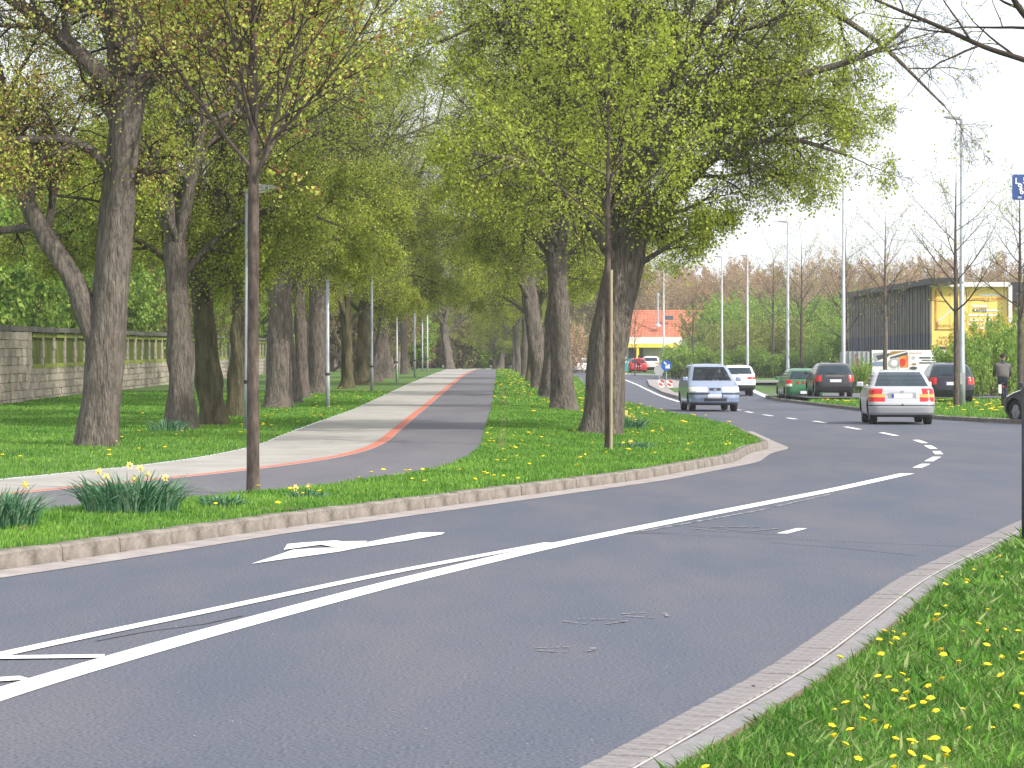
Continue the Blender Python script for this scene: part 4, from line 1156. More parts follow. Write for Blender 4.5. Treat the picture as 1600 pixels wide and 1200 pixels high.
# bushes and hedges
def bush(seed, w, h, n, lsize, m, m2=None, stems=22):
    r = random.Random(seed)
    P = dict(BIG); P.update(max=2, nch=[7, 6, 0], leaf_from=0, leaves=n, segs=[4, 4, 3], sides=[5, 3, 3], trop=[.1, .05, .02], trop2=[0, 0, 0], lj=.10,
                            lr=[.5, .5, 0], ang=[.7, .8, 0], split=0, wob=[.1, .15, .2], rr=[.5, .5, .5], t0=[.02, .1, 0], tip=[.3, .4, .5])
    g = Grow(seed, P)
    for k in range(stems):
        a = r.uniform(0, 6.28); q = math.sqrt(r.random()) * .5
        b = Vector((math.cos(a) * q * w, math.sin(a) * q * w, 0))
        d = Vector((math.cos(a) * q * .9, math.sin(a) * q * .9, 1)).normalized()
        g.branch(b, d, h * r.uniform(.6, .85) * (1 - .25 * q), .03, 0)
    return g
bA = bush(401, 3.0, 3.4, 16, .16, None).build('bush', M['bark_green'], M['leaf_bush'], .15)
bB = bush(402, 3.0, 3.4, 14, .16, None).build('bush', M['bark_green'], M['leaf_dark'], .16)
bF = bush(411, 6.2, 7.2, 17, .2, None, stems=34).build('hedge_bush', M['bark_green'], M['leaf_bush'], .20)
bG = bush(412, 6.2, 7.0, 13, .2, None, stems=30).build('hedge_bush', M['twig_grey'], M['leaf_mixhedge'], .19)
bC = bush(403, 2.6, 3.0, 14, .12, None).build('forsythia_bush', M['twig_grey'], M['leaf_yellow'], .12)
fb = {}
def put_bush(src, px, d, top, wpx, label, group='bushes along the right roadside'):
    o = copy_tree(src) if src.name in fb else src
    fb[src.name] = 1
    x = (px - CX) * d / F; z = float(G(x, d)) - .05
    H_ = EYE + (HY - top) * d / F - z
    k_ = 7.1 / 3.3 if src in (bF, bG) else 1.0
    o.location = (x, d, z); o.scale = (wpx * d / F / 3.9 / k_, wpx * d / F / 3.9 / k_, H_ / 3.3 / k_); o.rotation_euler = (0, 0, rnd.uniform(0, 6))
    tag(o, label, 'bush', group)
put_bush(bA, 1545, 118, 500, 90, 'rounded green bush right of the near lamp post behind the cyclist')
put_bush(bA, 1510, 114, 528, 70, 'lower green bush between lamp post and cyclist')
put_bush(bA, 1595, 121, 490, 80, 'green bush at the right edge beyond the cyclist')
put_bush(bC, 1535, 126, 478, 90, 'yellow flowering bush in front of the yellow signboard')
hed = 'bush of the green hedge behind the road between the lamp posts'
for i, (px, top, w) in enumerate([(1072, 536, 70), (1122, 496, 90), (1158, 468, 120), (1190, 478, 120), (1236, 470, 140), (1280, 482, 130), (1318, 490, 110)]):
    put_bush((bF, bG)[i % 2 if i != 2 else 0], px, 226 + (i % 3) * 7 - (i > 4) * 14, top, w, ORD[i] + ' bush from the left in the front row of the roadside hedge', 'hedge bushes behind the road')
for i in range(6):
    put_bush((bG, bF)[i % 2], 1130 + i * 38, 250, 452 + (i % 2) * 10, 130, hed, 'hedge bushes behind the road')
for i in range(9):
    put_bush(bB if i % 2 else bA, 1068 + i * 31, 216, 542 + (i % 3) * 6, 60, 'low green bush at the foot of the roadside hedge', 'low bushes at the hedge foot')
for i in range(15):
    d_ = 88 + i * 6.5 + rnd.uniform(-2, 2); x_ = -16.5 - rnd.uniform(.5, 3) - i * .12
    put_bush((bF, bF, bG)[i % 3], CX + x_ * F / d_, d_, HY - (6.0 + rnd.uniform(-1, 2)) * F / d_ + EYE * 0, 5.5 * F / d_, 'tall green bush growing behind the stone wall', 'bushes behind the stone wall')
bD = bush(404, 3.0, 3.4, 14, .16, None).build('thicket_bush', M['twig_grey'], M['leaf_olive'], .16, fine_mat=M['twig_grey'])
bE = bush(405, 3.0, 3.4, 9, .16, None).build('thicket_bush', M['twig_grey'], M['leaf_brown'], .14, fine_mat=M['twig_grey'])
for i in range(24):
    src = (bD, bE, bD, bB)[i % 4]
    key = src.name
    px = 545 + i * 15.5 + rnd.uniform(-5, 5); d = 262 + (i % 3) * 12
    put_bush(src, px, d, rnd.uniform(490, 525), rnd.uniform(60, 85), 'budding thicket bush closing the view beyond the end of the path', 'thicket beyond the path end')
# a low green shrub at the billboard fence
put_bush(bA, 1342, 132, 562, 36, 'small round shrub at the grey container fence')

# ------------------------------------------------------------------ stone wall
def WX(y): return -14.35 - 0.0128 * (y - 78)
wroot = empty('stone_wall', (0, 0, 0), label='old stone wall with posts and green panels along the lawn', cat='wall')
def wbase(y): return float(leftz(y)) - 0.12
def block_mesh(seed, dx, dy, dz):
    r = random.Random(seed); mb = MB()
    mb.box((0, 0, 0), (dx, dy, dz), taper=.985)
    mb.v = [(a + r.uniform(-.012, .012), b + r.uniform(-.008, .008), c + r.uniform(-.008, .008)) for a, b, c in mb.v]
    return mb
# low courses (joined: hundreds of small stones)
mb = MB(); cnt = 0
y = 66.0
H_LOW, H_TOP = 1.12, 2.16
for c in range(5):
    y = 66.0 + (c % 2) * .25
    while y < 182:
        L = rnd.uniform(.35, .75) * (1 + (y - 66) / 100)
        b = block_mesh(cnt, .42 + rnd.uniform(-.03, .03), L - .025, H_LOW / 5 - .02); cnt += 1
        cx, cz = WX(y), wbase(y + L / 2) + H_LOW / 5 * (c + .5)
        mb.add([(v[0] + cx, v[1] + y + L / 2, v[2] + cz) for v in b.v], b.f)
        y += L
mb.build('stone_course', M['stone'], wroot, kind='stuff')
core = MB()
for k in range(58):
    ya, yb = 66 + k * 2, 68 + k * 2
    zc = wbase(ya + 1)
    core.box(((WX(ya + 1)) - .02, ya + 1, zc + H_LOW / 2 - .12), (.34, 2.0, H_LOW - .02))
core.build('mortar_core', M['mortar'], wroot)
pm = MB(); pm.box((0, 0, 0), (.40, .42, H_TOP - H_LOW))
pm2 = MB(); pm2.box((0, 0, 0), (.06, 1.75, H_TOP - H_LOW - .22))
lg = MB(); lg.box((0, 0, 0), (.30, 1.74, .13))
cpm = MB(); cpm.box((0, 0, 0), (.62, 2.12, .15), taper=.92)
parts = {}
def shared(name, mbx, m, loc, parent, rz=0):
    if name not in parts:
        o = mbx.build(name, m, parent); parts[name] = o
    else:
        o = parts[name].copy(); link(o); o.parent = parent
    o.location = loc; o.rotation_euler = (0, 0, rz); return o
y = 79.2
k = 0
while y < 180:
    zb = wbase(y); x = WX(y)
    # each post is three stacked stones
    for q in range(4):
        h = (H_TOP - H_LOW) / 4
        nm = 'post_stone'
        if nm not in parts:
            b = MB(); b.box((0, 0, 0), (.40, .36, h - .012)); parts[nm] = b.build(nm, M['stone'], wroot); o = parts[nm]
        else:
            o = parts[nm].copy(); link(o); o.parent = wroot
        o.location = (x + rnd.uniform(-.02, .02), y + rnd.uniform(-.02, .02), zb + H_LOW + h * (q + .5)); o.rotation_euler = (0, 0, rnd.uniform(-.05, .05))
    zc = wbase(y + 1.1)
    shared('panel', pm2, M['panel'], (x + .10, y + 1.1, zc + H_LOW + (H_TOP - H_LOW) / 2 - .08), wroot)
    shared('ledge', lg, M['ledge'], (x + .06, y + 1.1, zc + H_LOW + .02), wroot)
    shared('ledge', lg, M['panel'], (x + .07, y + 1.1, zc + H_TOP - .10), wroot)
    shared('coping_stone', cpm, M['coping'], (x, y + 1.1, zc + H_TOP + .07 + rnd.uniform(-.01, .01)), wroot)
    y += 2.2; k += 1
# solid pier at the left end
pr = MB(); cnt = 9000
for c in range(9):
    yy = 66.0 + (c % 2) * .3
    while yy < 78.3:
        L = min(rnd.uniform(.5, .9), 78.9 - yy)
        if c in (5, 6) and 76.2 < yy < 76.9: yy += .35
        b = block_mesh(cnt, .5, L - .02, (H_TOP) / 9 - .015); cnt += 1
        zc = wbase(yy) + H_TOP / 9 * (c + .5)
        pr.add([(v[0] + WX(yy) + .04, v[1] + yy + L / 2, v[2] + zc) for v in b.v], b.f)
        yy += L
pr.build('pier_stones', M['stone'], wroot, kind='stuff')
for k in range(6):
    yy = 67 + k * 2.13
    shared('coping_stone', cpm, M['coping'], (WX(yy), yy, wbase(yy) + H_TOP + .08), wroot)

# ------------------------------------------------------------------ lamps
def path_lamp(px, base, label, first=[None]):
    x, y = unproj(px, base, leftz)
    if first[0] is None:
        r = empty('path_lamp', (0, 0, 0))
        mb = MB(); mb.tube([(0, 0, -.1), (0, 0, .9), (0, 0, .95), (0, 0, 4.45)], [.055, .055, .045, .038], 12)
        mb.build('pole', M['galv'], r, smooth=True)
        mb = MB(); mb.tube([(0, 0, .86), (0, 0, .93)], [.062, .062], 12); mb.build('collar', M['dark_metal'], r)
        mb = MB(); mb.tube([(-.06, 0, 4.44), (.14, 0, 4.48)], [.03, .03], 8)
        mb.build('arm', M['lamp_grey'], r)
        mb = MB()
        o_ = [(.08, 4.44), (.16, 4.42), (.5, 4.46), (.56, 4.50), (.5, 4.54), (.2, 4.56), (.08, 4.52)]
        mb.prism(o_, -.10, .10)
        h = mb.build('lamp_head', M['lamp_grey'], r)
        bv = h.modifiers.new('bevel', 'BEVEL'); bv.width = .015; bv.segments = 2
        mb = MB(); mb.box((.33, 0, 4.425), (.26, .14, .03), mtx=Matrix.Rotation(-.11, 3, 'Y')); mb.build('lamp_glass', M['lamp_glass'], h)
        first[0] = r; o = r
    else: o = copy_tree(first[0])
    o.location = (x, y, float(leftz(y)))
    o.rotation_euler = (0, 0, rnd.uniform(-.08, .08))
    tag(o, label, 'street lamp', 'lamps along the path')
for px, b, l in [(386, 672, 'path lamp hidden behind the foreground sapling, nearest of its row'), (512, 639, 'second path lamp with its head lost in the foliage'),
                 (581, 612, 'third path lamp with flat head clear of the trunks'), (620, 597, 'fourth path lamp with pale head beside the path'),
                 (648, 589, 'fifth path lamp at the far end of the path'), (668, 582.5, 'sixth path lamp right of the fifth at the path end'), (660, 580, 'farthest path lamp of the row')]:
    path_lamp(px, b, l)
def road_lamp(px, top, d, label, first=[None]):
    if first[0] is None:
        r = empty('street_lamp', (0, 0, 0))
        mb = MB(); mb.tube([(0, 0, -.2), (0, 0, 1.4), (0, 0, 1.45), (0, 0, 9.9)], [.115, .115, .10, .055], 14)
        mb.build('pole', M['galv'], r, smooth=True)
        mb = MB(); mb.box((.0, 0, 1.0), (.16, .02, .4)); mb.v = [(a, b - .105, c) for a, b, c in mb.v]; mb.build('service_door', M['lamp_grey'], r)
        mb = MB(); mb.tube([(.03, 0, 9.86), (-.12, 0, 9.90)], [.045, .04], 8); mb.build('arm', M['lamp_grey'], r)
        mb = MB(); mb.prism([(-.08, 9.86), (-.62, 9.93), (-.62, 9.97), (-.5, 9.99), (-.08, 9.96)], -.11, .11)
        h = mb.build('lamp_head', M['lamp_grey'], r); bv = h.modifiers.new('bevel', 'BEVEL'); bv.width = .012; bv.segments = 2
        mb = MB(); mb.box((-.36, 0, 9.885), (.36, .15, .02), mtx=Matrix.Rotation(.13, 3, 'Y')); mb.build('lamp_glass', M['lamp_glass'], h)
        first[0] = r; o = r
    else: o = copy_tree(first[0])
    x = (px - CX) * d / F; z = float(G(x, d))
    H_ = EYE + (HY - top) * d / F - z
    o.location = (x, d, z); o.scale = (1, 1, H_ / 9.97)
    tag(o, label, 'street lamp', 'tall street lamps on the right side of the road')
for a in [(1503, 182, 92, 'tallest galvanised street lamp nearest the silver car'), (1318, 284, 124.6, 'second tall street lamp beside the dark parked estate car'),
          (1231, 345, 157, 'third tall street lamp, beside the green hatchback'), (1168, 398, 205, 'tall street lamp above the white car driving away'),
          (1128, 400, 207, 'tall street lamp directly above the silver blue people carrier'), (1037, 418, 233, 'tall street lamp behind the blue arrow sign')]:
    road_lamp(*a)

# ------------------------------------------------------------------ cars
def make_car(name, spec, loc, yaw, label, group=None, driver=False, scale=1.0):
    """x forward. slices: (z, x_front, x_rear, half width)"""
    S = spec['slices']; paintm = spec['paint']
    zs0 = np.array([s[0] for s in S])
    zs = np.unique(np.round(np.concatenate([np.linspace(zs0[0], zs0[-1], 44), zs0]), 4))
    XF = np.interp(zs, zs0, [s[1] for s in S]); XR = np.interp(zs, zs0, [s[2] for s in S]); W = np.interp(zs, zs0, [s[3] for s in S])
    for A in (XF, XR, W):
        A[1:-1] = (A[:-2] + 2 * A[1:-1] + A[2:]) / 4
    nE, nC, nS = 8, 5, 60
    def half(z, xf, xr, w):
        rc = min(spec.get('rc', .28), w * .55); bf, br = spec.get('bulge', (.10, .06))
        pts = []
        for i in range(nE): 
            y = (w - rc) * i / nE; pts.append((xr + br * (y / w) ** 2, y))
        xe = xr + br * ((w - rc) / w) ** 2
        for i in range(nC):
            a = math.pi / 2 * i / nC; pts.append((xe + rc * (1 - math.cos(a)), (w - rc) + rc * math.sin(a)))
        xa = xe + rc; rf = rc * 1.15; xb = xf - bf * ((w - rf) / w) ** 2 - rf
        for i in range(nS): pts.append((xa + (xb - xa) * i / nS, w))
        for i in range(nC):
            a = math.pi / 2 * i / nC; pts.append((xb + rf * math.sin(a), (w - rf) + rf * math.cos(a)))
        for i in range(nE + 1):
            y = (w - rf) * (1 - i / nE); pts.append((xf - bf * (y / w) ** 2, y))
        return pts
    rows = []
    for z, a, b, w in zip(zs, XF, XR, W):
        h = half(z, a, b, w)
        full = h + [(x, -y) for x, y in reversed(h[1:-1])]
        crown = []
        for x, y in full: crown.append((x, y, z))
        rows.append(crown)
    n = len(rows[0]); nh = len(half(1, XF[5], XR[5], W[5]))
    V = np.array(rows)
    # roof crown: lift the middle of upper slices slightly (closing cap)
    groups = {}
    belt, rooft = spec['belt'], spec['roof']
    axles = spec['axles']; Rw = spec['wheel']
    pill = spec['pillars']
    def sect(i):
        j = i if i < nh - 1 else (2 * (nh - 1) - 1 - i)
        if j < nE: return 'rear', j / nE
        if j < nE + nC: return 'rcorner', (j - nE) / nC
        if j < nE + nC + nS: return 'side', (j - nE - nC) / nS
        if j < nE + nC + nS + nC: return 'fcorner', (j - nE - nC - nS) / nC
        return 'front', 1 - (j - nE - 2 * nC - nS) / nE
    for k in range(len(rows) - 1):
        for i in range(n):
            i2 = (i + 1) % n
            q = V[[k, k, k + 1, k + 1], [i, i2, i2, i]]
            c = q.mean(0); z = c[2]; s, f = sect(i)
            side = 'L' if c[1] > 0 else 'R'
            if s in ('side',) and z < Rw * 2 + .12 and any((c[0] - ax) ** 2 + (z - Rw) ** 2 < (Rw + .055) ** 2 for ax in axles): continue
            part = 'body'
            if belt + .02 < z < rooft:
                gt = (z - belt) / (rooft - belt)
                if s == 'rear' and spec['rwin'][0] < gt < spec['rwin'][1]: part = 'rear_window'
                elif s == 'front' and gt < .97: part = 'windscreen'
                elif s == 'fcorner' and f > .55 and gt < .95: part = 'windscreen'
                elif s == 'rcorner' and f < .3 and spec['rwin'][0] < gt < spec['rwin'][1]: part = 'rear_window'
                elif s == 'side' and .07 < gt < .93:
                    ok = True
                    for p in pill:
                        if abs(f - p) < .022: ok = False
                    if f < spec.get('cpillar', .1) or f > .975: ok = False
                    if ok: part = 'side_window_' + side + str(sum(f > p for p in pill))
            for nm, m_, zz0, zz1, secs in spec['lamps']:
                for (ss, f0, f1) in secs:
                    if s == ss and f0 <= f <= f1 and zz0 < z < zz1: part = nm + '_' + side
            for nm, zz0, zz1, secs in spec.get('trim', []):
                for (ss, f0, f1) in secs:
                    if s == ss and f0 <= f <= f1 and zz0 < z < zz1: part = nm
            groups.setdefault(part, []).append((k * n + i, k * n + i2, (k + 1) * n + i2, (k + 1) * n + i))
    # roof cap
    top = (len(rows) - 1) * n
    Vl = V.reshape(-1, 3).tolist()
    capc = []
    for j in range(nh):
        jm = (2 * (nh - 1) - j) % n
        a = Vl[top + j]; capc.append(((a[0]), 0.0, a[2] + spec.get('crown', .02)))
    b0 = len(Vl); Vl += capc
    for j in range(nh - 1):
        jm, jm2 = (n - j) % n, (n - j - 1) % n
        groups['body'].append((top + j, top + j + 1, b0 + j + 1, b0 + j))
        groups['body'].append((b0 + j, b0 + j + 1, top + jm2, top + jm))
    root = empty(name, loc, yaw, label=label, cat='car', group=group)
    mats = {'body': paintm, 'rear_window': M['glass'], 'windscreen': M['glass_clear'] if driver else M['glass']}
    for nm, m_, *_r in spec['lamps']: mats[nm] = m_
    for nm, *_r in spec.get('trim', []): mats[nm] = M['plastic']
    for part, fs in groups.items():
        ids = sorted({v for f in fs for v in f}); mp = {v: i for i, v in enumerate(ids)}
        key = part[:-2] if part.endswith(('_L', '_R')) else part
        if part.startswith('side_window'): nm, mm = 'side_window', M['glass']
        else: nm, mm = key, mats.get(key, paintm)
        mesh_obj(nm, [Vl[v] for v in ids], [tuple(mp[v] for v in f) for f in fs], mm, root, smooth=True)
    # interior block, floor
    mb = MB(); zf = zs[0]
    mb.box(((axles[0] + axles[1]) / 2, 0, zf + .12), (XF[2] - XR[2] - .5, W[2] * 2 - .34, .2))
    mb.box(((axles[0] + axles[1]) / 2, 0, belt * .62), (abs(axles[0] - axles[1]) - 2 * Rw - .16, W[2] * 2 - .2, belt * .6))
    mb.box((axles[1], 0, belt * .55), (Rw * 2 + .2, W[2] * 2 - .56, belt * .6)); mb.box((axles[0], 0, belt * .5), (Rw * 2 + .2, W[2] * 2 - .56, belt * .5))
    mb.build('underbody', M['inside'], root)
    mb = MB()
    for yy in (-.36, .36):
        for xx in (spec.get('seat', -.1),):
            mb.box((xx, yy, belt + .0), (.14, .46, .5), taper=.8); mb.box((xx, yy, belt + .33), (.1, .22, .16))
    mb.build('seat', M['inside'], root)
    # wheels
    wm = None
    for ax in axles:
        for sy in (1, -1):
            if wm is None:
                mb = MB(); prof = [(Rw * .62, -.095), (Rw * .93, -.1), (Rw, -.07), (Rw, .07), (Rw * .93, .1), (Rw * .62, .095)]
                ns = 26; vs = []
                for k in range(ns):
                    a = 2 * math.pi * k / ns
                    for r_, y_ in prof: vs.append((r_ * math.cos(a), y_, r_ * math.sin(a)))
                q = len(prof); fs = []
                for k in range(ns):
                    k2 = (k + 1) % ns
                    for j in range(q): fs.append((k * q + j, k2 * q + j, k2 * q + (j + 1) % q, k * q + (j + 1) % q))
                mb.add(vs, fs); w = mb.build('wheel', M['black'], root, smooth=True)
                mb = MB(); vs = [(0, .085, 0)]; 
                for k in range(20):
                    a = 2 * math.pi * k / 20; r_ = Rw * .63
                    vs.append((r_ * math.cos(a), .075, r_ * math.sin(a)))
                mb.add(vs, [(0, 1 + k, 1 + (k + 1) % 20) for k in range(20)])
                for k in range(5):
                    a = 2 * math.pi * k / 5
                    mb.box((math.cos(a) * Rw * .32, .09, math.sin(a) * Rw * .32), (Rw * .5, .02, .05), mtx=Matrix.Rotation(-a, 3, 'Y'))
                rim = mb.build('rim', M['rim'], w); wm = (w, rim)
            else:
                w = wm[0].copy(); link(w); w.parent = root; rim = wm[1].copy(); link(rim); rim.parent = w
            w.location = (ax, sy * (np.interp(.3, zs, W) - .12), Rw); w.rotation_euler = (0, 0, 0 if sy > 0 else math.pi)
    # mirrors
    mx = spec.get('mirror', .75)
    for sy in (1, -1):
        mb = MB(); mb.box((mx, sy * (np.interp(belt, zs, W) + .09), belt + .08), (.12, .20, .14), taper=.85)
        o = mb.build('wing_mirror', spec.get('mirror_mat', paintm), root, smooth=False); bv = o.modifiers.new('bevel', 'BEVEL'); bv.width = .03; bv.segments = 2
    for d in spec.get('details', []):
        d(root, lambda z: np.interp(z, zs, XF), lambda z: np.interp(z, zs, XR), lambda z: np.interp(z, zs, W))
    root.scale = (scale,) * 3
    return root

def plate(front, z, w=.52, h=.115, tilt=0.0, off=.012):
    def f(root, XF, XR, W):
        x = XF(z) + off if front else XR(z) - off
        s = 1 if front else -1
        mb = MB(); mb.box((x, 0, z), (.012, w, h), mtx=Matrix.Rotation(tilt, 3, 'Y')); p = mb.build('number_plate', M['plate'], root)
        mb = MB(); mb.box((x + s * .004, s * -1 * (-w / 2 + .022) if front else -(w / 2 - .022) * -1, z), (.014, .044, h - .01)); mb.build('blue_band', M['blue_band'], p)
    return f
def bar(name, front, z, w, h, m, off=.012, y=0, t=.02):
    def f(root, XF, XR, W):
        x = XF(z) + off if front else XR(z) - off
        mb = MB(); mb.box((x, y, z), (t, w, h)); mb.build(name, m, root)
    return f
def wiper(z, L=.45):
    def f(root, XF, XR, W):
        mb = MB(); mb.tube([(XR(z) - .02, 0, z), (XR(z + .02) - .03, L * .5, z + .02), (XR(z + .03) - .03, L, z + .03)], .008, 5); mb.build('wiper', M['plastic'], root)
    return f
def rails(z, m=None):
    def f(root, XF, XR, W):
        for s in (1, -1):
            mb = MB(); y = s * (W(z) - .03)
            mb.tube([(XF(z) - .4, y, z - .01), (XF(z) - .5, y, z + .05), (XR(z) + .25, y, z + .05), (XR(z) + .15, y, z - .01)], .016, 6); mb.build('roof_rail', m or M['rim'], root)
    return f
def aerial(z):
    def f(root, XF, XR, W):
        mb = MB(); mb.tube([(XR(z) + .12, 0, z), (XR(z) + .02, 0, z + .2)], [.01, .005], 5); mb.build('aerial', M['plastic'], root)
    return f

SAL = [(.20, 1.98, -1.92, .76), (.30, 2.06, -2.02, .83), (.45, 2.08, -2.06, .85), (.56, 2.05, -2.05, .855), (.66, 1.98, -2.00, .855), (.74, 1.82, -1.98, .85), (.82, 1.45, -1.96, .845), (.90, 1.05, -1.93, .835),
       (.96, .86, -1.86, .815), (1.0, .76, -1.74, .80), (1.10, .60, -1.58, .755), (1.2, .42, -1.42, .715), (1.3, .2, -1.24, .67), (1.36, .05, -1.08, .635), (1.40, -.12, -.92, .58), (1.42, -.35, -.7, .46)]
sedan = dict(slices=SAL, paint=M['silver'], belt=.95, roof=1.365, axles=(1.30, -1.30), wheel=.315, pillars=(.30, .62), rwin=(.10, .97), rc=.26, cpillar=.14, mirror=.72,
             lamps=[('tail_light', M['red_light'], .60, .72, [('rcorner', 0, .9), ('rear', .74, 1)]), ('tail_light', M['red_light'], .80, .93, [('rcorner', 0, 1), ('rear', .86, 1)]),
                    ('lamp_lens', M['orange_light'], .72, .80, [('rcorner', 0, .9), ('rear', .74, 1)])],
             trim=[('valance', .20, .27, [('rear', 0, 1), ('rcorner', 0, 1), ('side', 0, 1)]), ('bumper_strip', .475, .50, [('rear', 0, 1), ('rcorner', 0, 1)])],
             details=[plate(False, .75), bar('plate_recess', False, .75, .70, .17, M['lamp_grey'], off=.003, t=.012), bar('badge', False, .855, .07, .05, M['rim'], off=.02), bar('tow_flap', False, .52, .05, .03, M['plastic']), aerial(1.41)])
def at(px, d, z=None):
    x = (px - CX) * d / F
    return (x, d, float(roadz(d)) if z is None else z)
AWAY, TOWARD = math.pi / 2, -math.pi / 2
make_car('parked_car' if False else 'silver_car', sedan, at(1400, 71.5), AWAY - .06, 'silver notchback car driving away in the nearest lane')
MPV = [(.22, 2.02, -2.0, .78), (.32, 2.12, -2.1, .85), (.45, 2.14, -2.12, .868), (.60, 2.12, -2.12, .872), (.72, 2.04, -2.1, .87), (.82, 1.9, -2.08, .868), (.90, 1.65, -2.06, .86), (.98, 1.36, -2.03, .85),
       (1.05, 1.16, -2.0, .825), (1.2, .88, -1.93, .775), (1.35, .6, -1.86, .725), (1.48, .33, -1.78, .68), (1.56, .12, -1.68, .63), (1.60, -.1, -1.5, .56), (1.62, -.4, -1.2, .42)]
mpv = dict(slices=MPV, paint=M['silver_blue'], belt=1.03, roof=1.54, axles=(1.35, -1.35), wheel=.31, pillars=(.3, .6), rwin=(.1, .9), rc=.3, bulge=(.18, .06), mirror=.95, seat=.1,
           lamps=[('headlight', M['clear_light'], .66, .84, [('front', .62, 1), ('fcorner', 0, .95)])],
           trim=[('valance', .22, .30, [('front', 0, 1), ('fcorner', 0, 1), ('side', 0, 1), ('rear', 0, 1)]), ('bumper_strip', .575, .63, [('front', .45, 1), ('fcorner', 0, 1)]), ('lower_grille', .36, .46, [('front', 0, .85)]), ('grille', .70, .80, [('front', 0, .42)])],
           details=[plate(True, .53), bar('badge', True, .75, .10, .06, M['rim'], off=.03), bar('bumper_shine', True, .50, .9, .03, M['rim'], off=.006), rails(1.60),
                    ])
c = make_car('people_carrier', mpv, at(1107, 93.5), TOWARD + .04, 'silver blue people carrier with roof rails coming towards the camera', driver=True)
SUV = [(.30, 2.1, -2.1, .80), (.42, 2.18, -2.2, .88), (.6, 2.2, -2.22, .90), (.8, 2.15, -2.2, .90), (.9, 1.95, -2.18, .895), (1.0, 1.3, -2.15, .885), (1.06, 1.0, -2.12, .865), (1.2, .75, -2.06, .82), (1.35, .5, -1.98, .77), (1.48, .25, -1.88, .72), (1.56, .0, -1.7, .65), (1.6, -.3, -1.4, .5)]
suv = dict(slices=SUV, paint=M['white_paint'], belt=1.03, roof=1.53, axles=(1.35, -1.35), wheel=.34, pillars=(.3, .6), rwin=(.22, .92), rc=.28, mirror=.85,
           lamps=[('tail_light', M['red_light'], .86, 1.0, [('rcorner', 0, .95), ('rear', .72, 1)])],
           trim=[('valance', .30, .56, [('rear', 0, 1), ('rcorner', 0, 1)])], details=[plate(False, .78), wiper(1.12), bar('badge', False, .92, .12, .05, M['rim'])])
make_car('white_car', suv, at(1150, 142), AWAY - .02, 'white off-road car driving away behind the people carrier')
HAT = [(.20, 1.85, -1.82, .75), (.30, 1.92, -1.9, .82), (.45, 1.93, -1.93, .84), (.6, 1.9, -1.92, .845), (.72, 1.8, -1.9, .84), (.82, 1.5, -1.88, .835), (.92, 1.05, -1.85, .82), (.98, .85, -1.82, .80), (1.1, .65, -1.76, .755), (1.22, .45, -1.68, .71), (1.33, .22, -1.58, .665), (1.40, .0, -1.45, .62), (1.44, -.2, -1.25, .56), (1.46, -.4, -1.0, .44)]
def hatch(p, rwin=(.08, .9), lamps=None, **k):
    d = dict(slices=HAT, paint=p, belt=.95, roof=1.40, axles=(1.22, -1.22), wheel=.31, pillars=(.33, .64), rwin=rwin, rc=.26, mirror=.72,
             lamps=lamps or [('tail_light', M['red_light'], .66, .92, [('rcorner', 0, .9), ('rear', .88, 1)])],
             trim=[('valance', .20, .30, [('rear', 0, 1), ('rcorner', 0, 1), ('side', 0, 1)])], details=[plate(False, .70), wiper(1.02)])
    d.update(k); return d
make_car('green_car', hatch(M['green_paint'], details=[plate(False, .40), wiper(1.02), bar('red_sticker', False, .84, .10, .10, M['red_light'], y=.33), bar('red_sticker', False, .84, .10, .10, M['red_light'], y=.08)],
         lamps=[('tail_light', M['red_light'], .8, .95, [('rcorner', 0, .9)]), ('lamp_lens', M['clear_light'], .66, .8, [('rcorner', 0, .9)])]), at(1249, 121), AWAY + .03, 'green hatchback stopped at the kerb beside the dark estate')
WAG = [(z, xf * 1.08, xr * 1.1, w) for z, xf, xr, w in HAT]
wag = hatch(M['dark_paint'], details=[plate(False, .70), rails(1.45), wiper(1.02), bar('chrome_strip', False, .90, .8, .03, M['rim'])]); wag['slices'] = WAG; wag['axles'] = (1.35, -1.35)
make_car('dark_estate', wag, at(1296, 116, .18), AWAY - .0, 'dark grey estate car parked with its rear to the road')
make_car('dark_hatchback', hatch(M['navy_paint']), at(1477, 100.5, .16), AWAY - .02, 'dark hatchback parked behind the nearest tall street lamp')
blk = hatch(M['black_paint'], lamps=[('headlight', M['clear_light'], .70, .86, [('front', .72, 1), ('fcorner', 0, .9)])], details=[plate(True, .45), bar('grille', True, .70, .6, .1, M['plastic'])])
make_car('black_car', blk, (14.55, 70.4, float(roadz(70))), math.radians(114), 'black car cut off by the right picture edge facing the road')
make_car('white_car', hatch(M['white_paint']), (6.75, 267, float(roadz(267)) + .0), AWAY + .15, 'white car far off seen between the verge trunks')
make_car('white_car', suv, at(1018, 262, .84), AWAY - .1, 'white car parked before the red roofed building beside a red one')
make_car('red_car', hatch(M['red_car']), at(996, 259, .80), AWAY + .0, 'small red car parked left of the white one at the garage')

# ------------------------------------------------------------------ people
def skin_body(name, joints, edges, m, parent, root=0, sub=2):
    me = bpy.data.meshes.new(name)
    me.from_pydata([j[0] for j in joints], edges, [])
    me.materials.append(m)
    o = bpy.data.objects.new(name, me); link(o, parent)
    sk = o.modifiers.new('skin', 'SKIN'); sk.use_smooth_shade = True
    sv_ = me.skin_vertices[0].data if me.skin_vertices else None
    if sv_ is None:
        me.skin_vertices.new(name='') if hasattr(me.skin_vertices, 'new') else None
        sv_ = me.skin_vertices[0].data
    for i, j in enumerate(joints):
        r = j[1]; sv_[i].radius = (r, r) if not isinstance(r, tuple) else r
        sv_[i].use_root = (i == root)
    ss = o.modifiers.new('sub', 'SUBSURF'); ss.levels = sub; ss.render_levels = sub
    return o

